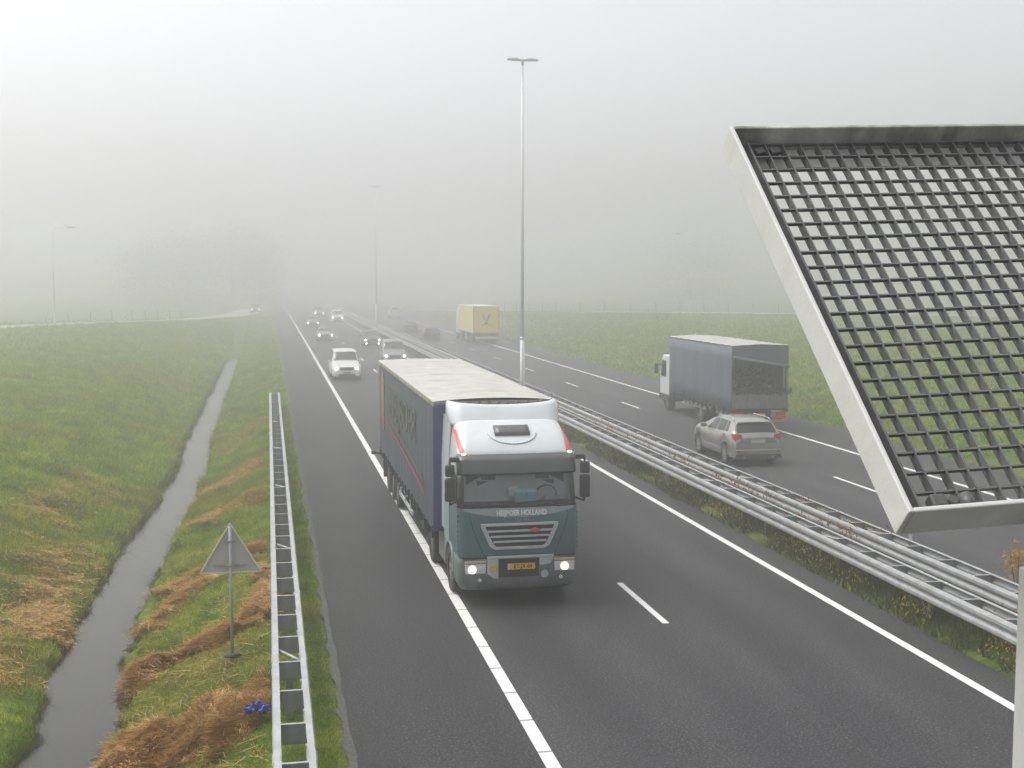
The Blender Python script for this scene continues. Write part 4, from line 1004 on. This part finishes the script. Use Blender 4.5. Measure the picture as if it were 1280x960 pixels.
# trailer
TR = -.10; F, RR = 2.32, 15.85; HW = 1.285; ZB, ZT = 1.18, 3.86
def curtain(s):
    rows = []; n = 96
    for i in range(n+1):
        y = lerp_(F+.05, RR-.02, i/n); wv = .012*math.sin(y*8.3)+.006*math.sin(y*21+1)
        rows.append([(TR+s*(HW+wv*k), y, z+ (0.012*math.cos(y*PI*2/.68) if z < 1.2 else 0)) for z, k in ((ZB-.13,1.6),(1.5,1.0),(2.2,.7),(3.0,.4),(ZT-.10,.1))])
    c = MB().loft(rows, False).build('curtain', M['curtain'], T, auto=60)
    bk = MB(); bk.box(TR+s*HW-.03, TR+s*HW+.03, -.03, .03, ZB-.32, ZB-.06).box(TR+s*HW-.035, TR+s*HW+.035, -.05, .05, ZB-.20, ZB-.12)
    o0 = bk.build('strap', M['black'], c); y = F+.35; o0.location = (0, y, 0)
    while y+.68 < RR-.2:
        y += .68; o = o0.copy(); COL.objects.link(o); o.parent = c; o.location = (0, y, 0)
    st = MB(); r_ = []
    for k in range(41):
        u = k/40; y = lerp_(F+1.6, RR-2.1, u); zc = 1.62+.62*u**.8; r_.append([(TR+s*(HW+.028), y, zc-.045), (TR+s*(HW+.028), y, zc+.045)])
    st.loft(r_, False).build('stripe', M['red_stripe'], c)
    r_ = []
    for k in range(41):
        u = k/40; y = lerp_(F+1.9, RR-2.3, u); zc = 1.86+.60*u**.8; r_.append([(TR+s*(HW+.028), y, zc-.05), (TR+s*(HW+.028), y, zc+.05)])
    MB().loft(r_, False).build('stripe', M['olive_print'], c)
    p = MB().ext([(RR-1.9,2.2),(RR-.9,2.15),(RR-.9,3.45),(RR-1.9,3.4)], 0, TR+s*(HW+.018), TR+s*(HW+.026)); p.build('printed_panel', M['yellow_print'], c)
    MB().cyl((TR+s*(HW+.02),RR-1.4,3.25), (TR+s*(HW+.030),RR-1.4,3.25), .34, n=18).build('printed_disc', M['orange_print'], c)
    MB().cyl((TR+s*(HW+.02),RR-1.75,2.1), (TR+s*(HW+.032),RR-1.75,2.1), .28, n=18).build('printed_disc', M['red_stripe'], c)
    text_mesh('printed_lettering', 'HEIJBOER', 1.15, M['olive_print'], c, (TR+s*(HW+.022), (F+RR)/2-.2, 2.88), (R(90), 0, R(90)*s), .004, 1.35)
for s in (-1, 1): curtain(s)
MB().box(TR-HW+.02, TR+HW-.02, F, F+.05, ZB-.1, ZT-.02).build('front_wall', M['curtain_front'], T, .01)
cp = MB()
for s in (-1, 1): cp.box(TR+s*HW-.035, TR+s*HW+.035, F-.01, F+.09, ZB-.1, ZT-.01)
cp.build('corner_post', M['curtain_front'], T, .015)
MB().box(TR-.24, TR+.24, F-.02, F-.003, ZT-.16, ZT-.06).build('red_label', mat('pink_label', (.5,.22,.22), .6, 0, .1, 6), T)
rows = []; n = 60
for i in range(n+1):
    y = lerp_(F-.05, RR+.02, i/n); rows.append([(TR+x*(HW+.03), y, ZT+.015+.045*(1-x*x)+.016*math.sin(y*6.2)*(1-x*x)) for x in np.linspace(-1, 1, 13)])
o = MB().loft(rows, False).build('trailer_roof', M['roof_tarp'], T, auto=60)
eb = MB()
for s in (-1, 1): eb.box(TR+s*(HW+.02)-.02, TR+s*(HW+.02)+.02, F-.05, RR+.02, ZT-.09, ZT+.012)
eb.box(TR-HW, TR+HW, F-.06, F-.02, ZT-.05, ZT+.012)
eb.build('roof_edge', mat('grimy_roof_edge', (.30,.30,.24), .7, 0, .15, 3, dirt=(.15,.15,.11), dirt_amt=.6), T, .008)
sb = MB()
for k in range(12): x = TR-HW+.12+k*(2*HW-.24)/11; sb.cyl((x,F-.05,ZT-.06), (x,F-.09,ZT-.02), .035, n=8)
sb.build('roof_straps', M['dark_grey'], T)
MB().box(TR-HW+.01, TR+HW-.01, RR-.03, RR+.01, ZB-.05, ZT-.02).build('rear_door', M['skirt'], T)
MB().box(TR-HW+.03, TR+HW-.03, F+.1, RR, ZB-.10, ZB+.02).build('trailer_floor', M['chassis'], T)
MB().box(TR-.55,TR-.40,3.2,RR-.1,.80,ZB-.1).box(TR+.40,TR+.55,3.2,RR-.1,.80,ZB-.1).build('trailer_beam', M['chassis'], T)
for s in (-1, 1):
    g_ = MB(); x = TR+s*1.21
    g_.box(x-.02,x+.02,7.2,10.4,.48,.60).box(x-.02,x+.02,7.2,10.4,.76,.88)
    for y in (7.6,8.8,10.0): g_.box(x-.03,x+.0,y-.04,y+.04,.48,1.08)
    g_.build('side_guard', M['silver'], T, .008)
    MB().box(TR+s*.85-.06,TR+s*.85+.06,6.2,6.32,.12,1.1).box(TR+s*.85-.12,TR+s*.85+.12,6.1,6.42,.08,.12).build('landing_leg', M['chassis'], T)
    MB().box(TR+s*.95-.22,TR+s*.95+.22,5.2,6.0,.50,1.05).build('pallet_box', M['chassis'], T, .02)
    for y in (11.0, 12.35, 13.7): wheel(T, TR+s*1.03, y, .50, .38, s, M['rim_dull'], 8, .56)
    MB().box(TR+s*1.05-.25,TR+s*1.05+.25,14.4,14.43,.35,1.0).build('mud_flap', M['black'], T)
    MB().cyl((TR+s*1.28,RR-.25,.92),(TR+s*1.50,RR-.25,.95),.03,n=8).box(TR+s*1.52-.06,TR+s*1.52+.06,RR-.3,RR-.2,.90,1.0).build('width_marker', M['black'], T)
# things lying on the dashboard
b = MB(); b.obox((0,0,.11), (.23,.02,0), (-.015,.055,.03), (0,-.025,.10)); b.obox((.0,-.015,.12), (.012,.0,0), (0,.055,.03), (0,-.028,.105))
tag(b.build('packet', M['teal_bag'], bevel=.012, loc=(TX+.16, TY+.22, 2.06)), 'turquoise packet lying on the dashboard behind the truck windscreen', 'packet')
b = MB(); b.obox((0,0,.09), (.10,.02,.02), (0,.04,.03), (0,-.02,.07)); tag(b.build('paper_bundle', M['paper'], bevel=.015, loc=(TX-.08, TY+.27, 2.16)), 'crumpled white paper beside the turquoise packet on the dashboard', 'paper')
b = MB(); b.obox((0,0,.045), (.17,.02,0), (0,.05,.01), (0,0,.03)); tag(b.build('cloth_bundle', M['silver'], bevel=.02, loc=(TX+.72, TY+.28, 2.045)), 'pale grey cloth on the dashboard in front of the driver', 'cloth')

# ------------------------------------------------------------------ the slate blue box lorry with its rear end open
B = empty('box_lorry', (20.33, 49.55, 0)); tag(B, 'box lorry with slate blue tarpaulin and rear opening full of cut greenery', 'truck')
h = 1.25; L0 = 8.35; zb, zt = 1.03, 3.64
rows = []
for i in range(41):
    y = lerp_(0, L0, i/40); wv = .02*math.sin(y*4.1)+.012*math.sin(y*9+1); rows.append([(-h-wv*k, y, z) for z, k in ((zb-.22,1.2),(1.5,.9),(2.4,.8),(3.1,.5),(zt,0))])
o = MB().loft(rows, False).build('side_tarp', M['slate_tarp'], B, auto=60); md = o.modifiers.new('skin','SOLIDIFY'); md.thickness = .02
o = MB().loft([[(-x, y, z) for x, y, z in r] for r in rows], False).build('side_tarp', M['slate_tarp'], B, auto=60); md = o.modifiers.new('skin','SOLIDIFY'); md.thickness = .02
MB().box(-h+.01,h-.01,L0-.04,L0,zb,zt-.01).build('front_wall', M['slate_tarp'], B)
r_ = []
for i in range(25):
    y = lerp_(-.03, L0+.03, i/24); r_.append([(x*(h+.03), y, zt+.01+.10*(1-abs(x))*(.6+.4*math.sin(y*2.3))+.015*math.sin(y*7)) for x in np.linspace(-1,1,9)])
MB().loft(r_, False).build('roof', M['roof_tarp'], B, auto=60)
# rear flap: rolled up slantwise, lower on the right
fl = MB(); P0 = [(-h,zt),(h,zt-.02),(h,2.78),(-h+.08,3.18)]
fl.ext(P0, 1, -.02, .01); fl.build('rear_flap', M['slate_tarp'], B)
MB().cyl((-h+.05,-.02,3.17),(h+.05,-.02,2.74),.06,n=8).build('rolled_edge', mat('roll_edge', (.2,.22,.26), .7, 0, .2, 4), B)
MB().box(h-.07,h,-.0,.07,zb,zt-.03).build('rear_post', M['skirt'], B); MB().box(-h,-h+.07,-.0,.07,zb,zt-.03).build('rear_post', M['chassis'], B)
MB().box(h-.22,h-.13,.01,.05,1.7,2.72).build('rear_post', M['skirt'], B)
MB().box(-h+.02,h-.02,-.045,.0,.98,1.66).build('tailboard', mat('tailboard_boards', (.24,.24,.22), .75, 0, .2, 4, dirt=(.09,.09,.08), dirt_amt=.5), B, .01)
o0 = None
for k in range(5):
    x = -h+.1+k*(2*h-.2)/4
    if o0 is None: o0 = o = MB().box(-.03,.03,-.07,-.046,.98,1.66).build('tailboard_rib', M['skirt'], B)
    else: o = o0.copy(); COL.objects.link(o)
    o.location = (x, 0, 0)
MB().box(-h+.03,h-.03,0,L0,zb-.12,zb).box(-.5,-.35,-.0,L0+1.5,.62,zb-.12).box(.35,.5,0,L0+1.5,.62,zb-.12).build('chassis', M['chassis'], B)
sk = MB(); sk.box(-h-.0,-h+.03,3.1,6.2,.62,.78); sk.build('side_guard', M['skirt'], B)
o0 = MB().box(-h-.06,-h-.02,-.025,.025,zb-.34,zb-.08).build('strap', M['black'], B); y = .3; o0.location = (0, y, 0)
while y+.55 < L0:
    y += .55; o = o0.copy(); COL.objects.link(o); o.location = (0, y, 0)
n = 3800; c = np.stack([rng.uniform(-h+.15,h-.12,n), rng.uniform(.5,3.0,n), 1.0+rng.random(n)**.8*1.5], -1); c[:,2] = np.minimum(c[:,2], 1.55+.5*np.sin(c[:,0]*2+1)*.5+c[:,1]*.35)
o = tri_mesh('load', c[:,None,:]+rng.normal(0,.085,(n,3,3)), M['conifer']); tag(o, 'heap of cut green branches loaded in the open rear of the box lorry', 'branches'); o.location = (20.33, 49.55, 0)
o.name = 'cut_branches'
n = 700; c = np.stack([rng.uniform(-h+.1,h+.12,n), rng.uniform(-.14,.1,n), 1.62+rng.random(n)*.2], -1)
co2 = c[:,None,:]+rng.normal(0,.06,(n,3,3)); o2 = tri_mesh('branch_tips', co2, M['weed']); o2.parent = o
for s in (-1, 1):
    MB().box(s*.95-.20,s*.95+.20,-.03,.05,.70,.83).build('tail_light', M['red_lens'], B, .01)
    MB().box(s*.95-.22,s*.95+.22,-.032,.04,.585,.69).build('reflector_board', M['orange_lens'], B, .008)
    for y in (4.0,): wheel(B, s*.92, y, .50, .58, s, M['rim_dull'], 8, .56)
    wheel(B, s*1.02, 9.0, .50, .30, s, M['rim_dull'], 8, .56)
    MB().box(s*1.0-.24,s*1.0+.24,3.2,3.23,.3,.95).build('mud_flap', M['black'], B)
MB().box(.42,1.22,-.02,.03,.40,.52).build('warning_board', M['orange_lens'], B)
MB().box(-1.1,1.1,.15,.25,.42,.54).build('under_run_bar', M['chassis'], B); MB().box(-.26,.26,-.02,.0,.66,.77).build('number_plate', M['plate_yellow'], B)
cb = MB().loft([[(-1.2,8.45,z0),(1.2,8.45,z0),(1.2,y1,z0),(-1.2,y1,z0)] for z0, y1 in ((.75,10.0),(1.5,10.05),(1.75,10.0),(2.6,9.72),(2.72,9.5))], True, True, True); cb.build('cab', M['white_van'], B, .06, auto=40)
for s in (-1, 1):
    MB().add([(s*1.212,9.0,1.65),(s*1.212,9.82,1.65),(s*1.212,9.64,2.45),(s*1.212,9.0,2.45)], [(0,1,2,3)]).build('side_window', M['glass'], B)
    MB().box(s*1.42-.09,s*1.42+.09,9.85,9.97,1.75,2.25).build('mirror', M['dark_grey'], B, .03); MB().tube([(s*1.2,9.7,2.2),(s*1.42,9.91,2.2)], .02, 6).build('mirror_arm', M['black'], B)
MB().box(-1.22,1.22,8.5,10.07,.45,.76).build('bumper', M['dark_grey'], B, .03)

# ------------------------------------------------------------------ lorries in the fog, far carriageway
def far_lorry(x, y, tarp, label, H=3.72, mark=True, Lt=9.5):
    V = empty('curtain_lorry', (x, y, 0)); tag(V, label, 'truck'); w = 1.28
    side = M['yellow_side'] if mark else tarp
    MB().box(-w,-w+.03,.06,Lt,1.12,H-.03).build('curtain', side, V); MB().box(w-.03,w,.06,Lt,1.12,H-.03).build('curtain', side, V)
    d = [MB().box(x0,x1,-.02,.04,1.18,H-.08).build('rear_door', tarp, V, .01) for x0, x1 in ((-w+.06,-.005),(.005,w-.06))]
    MB().box(-w-.01,w+.01,-.03,.06,H-.08,H).box(-w-.01,-w+.06,-.03,.06,1.0,H-.08).box(w-.06,w+.01,-.03,.06,1.0,H-.08).box(-w-.01,w+.01,-.03,.06,1.05,1.17).build('rear_frame', mat('rear_frame', (.42,.36,.05) if mark else (.3,.3,.28), .6, 0, .1, 3), V, .01)
    MB().box(-w,w,.06,Lt,H-.029,H+.01).build('roof', M['pale_tarp'], V); MB().box(-w+.03,w-.03,.1,Lt,1.0,1.115).box(-.5,.5,.1,Lt+1.5,.7,1.0).build('chassis', M['chassis'], V)
    MB().box(-1.1,1.1,-.02,.08,.55,.80).build('rear_bumper', M['plate_white'], V, .02)
    for s in (-1, 1):
        MB().box(s*1.05-.16,s*1.05+.16,-.03,.06,.82,.96).build('tail_light', M['red_lens'], V)
        for yy in (1.7,3.0,4.3,Lt-1.0,Lt+2.3): wheel(V, s*1.0, yy, .5, .38, s, M['rim_dull'], 6, .56)
    if mark:
        mk = MB(); P = lambda pts: mk.ext(pts, 1, -.034, -.021)
        P([(-.42,2.95),(-.26,2.95),(-.02,2.35),(-.10,2.25)]); P([(.42,2.95),(.26,2.95),(.02,2.35),(.10,2.25)]); P([(-.12,2.2),(.12,2.2),(.22,1.95),(-.22,1.95)]); P([(-.45,1.9),(-.25,1.9),(-.25,1.84),(-.45,1.84)]); P([(.3,1.9),(.5,1.9),(.5,1.84),(.3,1.84)])
        mk.build('emblem', mat('dark_emblem', (.10,.09,.04), .6, 0, .1, 4), V)
    MB().loft([[(-1.2,Lt+.35,z0),(1.2,Lt+.35,z0),(1.2,y1,z0),(-1.2,y1,z0)] for z0, y1 in ((.7,Lt+2.5),(1.8,Lt+2.5),(2.9,Lt+2.2),(3.4,Lt+1.5))], True, True, True).build('cab', M['white_van'], V, .06)
far_lorry(20.75, 119.6, M['yellow_tarp'], 'lorry with bright yellow rear doors and a dark emblem, fading into the fog')
build_car('very faint pale van far ahead of the yellow lorry in the fog', M['white_van'], van_shape(), (20.0, 200.0+4.7), True, OFF, lights=False)
# ------------------------------------------------------------------ haze, light, camera
HZ = MB().box(-455, 455, -55, 645, -3.2, 22.5)
m = bpy.data.materials.new('fog'); m.use_nodes = True; nt = m.node_tree
for n_ in list(nt.nodes):
    if n_.type == 'BSDF_PRINCIPLED': nt.nodes.remove(n_)
pv = nt.nodes.new('ShaderNodeVolumePrincipled'); pv.inputs['Color'].default_value = (.968,.962,.974,1); pv.inputs['Density'].default_value = FOG; pv.inputs['Anisotropy'].default_value = GANI
nt.links.new(pv.outputs[0], nt.nodes['Material Output'].inputs['Volume'])
tag(HZ.build('haze', m), kind='stuff')

SUN_EL, SUN_AZ = 62, -55      # thin sun behind the cloud, ahead of the camera
w = bpy.data.worlds.new('World'); sc.world = w; w.use_nodes = True; wt = w.node_tree; bg = wt.nodes['Background']
sky = wt.nodes.new('ShaderNodeTexSky'); sky.sky_type = 'NISHITA'; sky.sun_disc = False; sky.sun_elevation = R(SUN_EL); sky.sun_rotation = R(SUN_AZ); sky.air_density = 1.0; sky.dust_density = 4.0; sky.ozone_density = 1.0
hs = wt.nodes.new('ShaderNodeHueSaturation'); hs.inputs['Saturation'].default_value = .10
wt.links.new(sky.outputs[0], hs.inputs['Color']); wt.links.new(hs.outputs[0], bg.inputs['Color']); bg.inputs['Strength'].default_value = SKY
sd = bpy.data.lights.new('sun', 'SUN'); sd.energy = 1.5; sd.angle = R(30); sd.color = (1.0, .97, .93)
so = bpy.data.objects.new('sun', sd); COL.objects.link(so)
dv = Vector((math.sin(R(SUN_AZ))*math.cos(R(SUN_EL)), math.cos(R(SUN_AZ))*math.cos(R(SUN_EL)), math.sin(R(SUN_EL))))
so.rotation_euler = dv.to_track_quat('Z', 'Y').to_euler(); so.location = (40, -30, 60)

cd = bpy.data.cameras.new('camera'); cam = bpy.data.objects.new('camera', cd); COL.objects.link(cam)
cd.sensor_width = 36; cd.lens = 1560/1280*36; cd.clip_start = .05; cd.clip_end = 3000
Rv, Uv, Fv = Vector((.98154882,-.19121171,0)), Vector((.0162431,.08338084,.99638537)), Vector((.19052055,.97800088,-.08494824))
cam.matrix_world = Matrix.Translation((0,0,6.5)) @ Matrix((Rv, Uv, -Fv)).transposed().to_4x4()
sc.camera = cam
sc.render.engine = 'CYCLES'; cy = sc.cycles
cy.max_bounces = 24; cy.volume_bounces = 20; cy.diffuse_bounces = 3; cy.glossy_bounces = 3; cy.transmission_bounces = 4; cy.transparent_max_bounces = 8
cy.use_denoising = True; cy.sample_clamp_indirect = 6; cy.caustics_reflective = False; cy.caustics_refractive = False
try: cy.denoiser = 'OPENIMAGEDENOISE'
except Exception: pass
cy.use_adaptive_sampling = True; cy.adaptive_threshold = .02
vs = sc.view_settings; vs.view_transform = 'Standard'; vs.look = 'None'; vs.gamma = 1; vs.use_curve_mapping = False; vs.exposure = EXPO
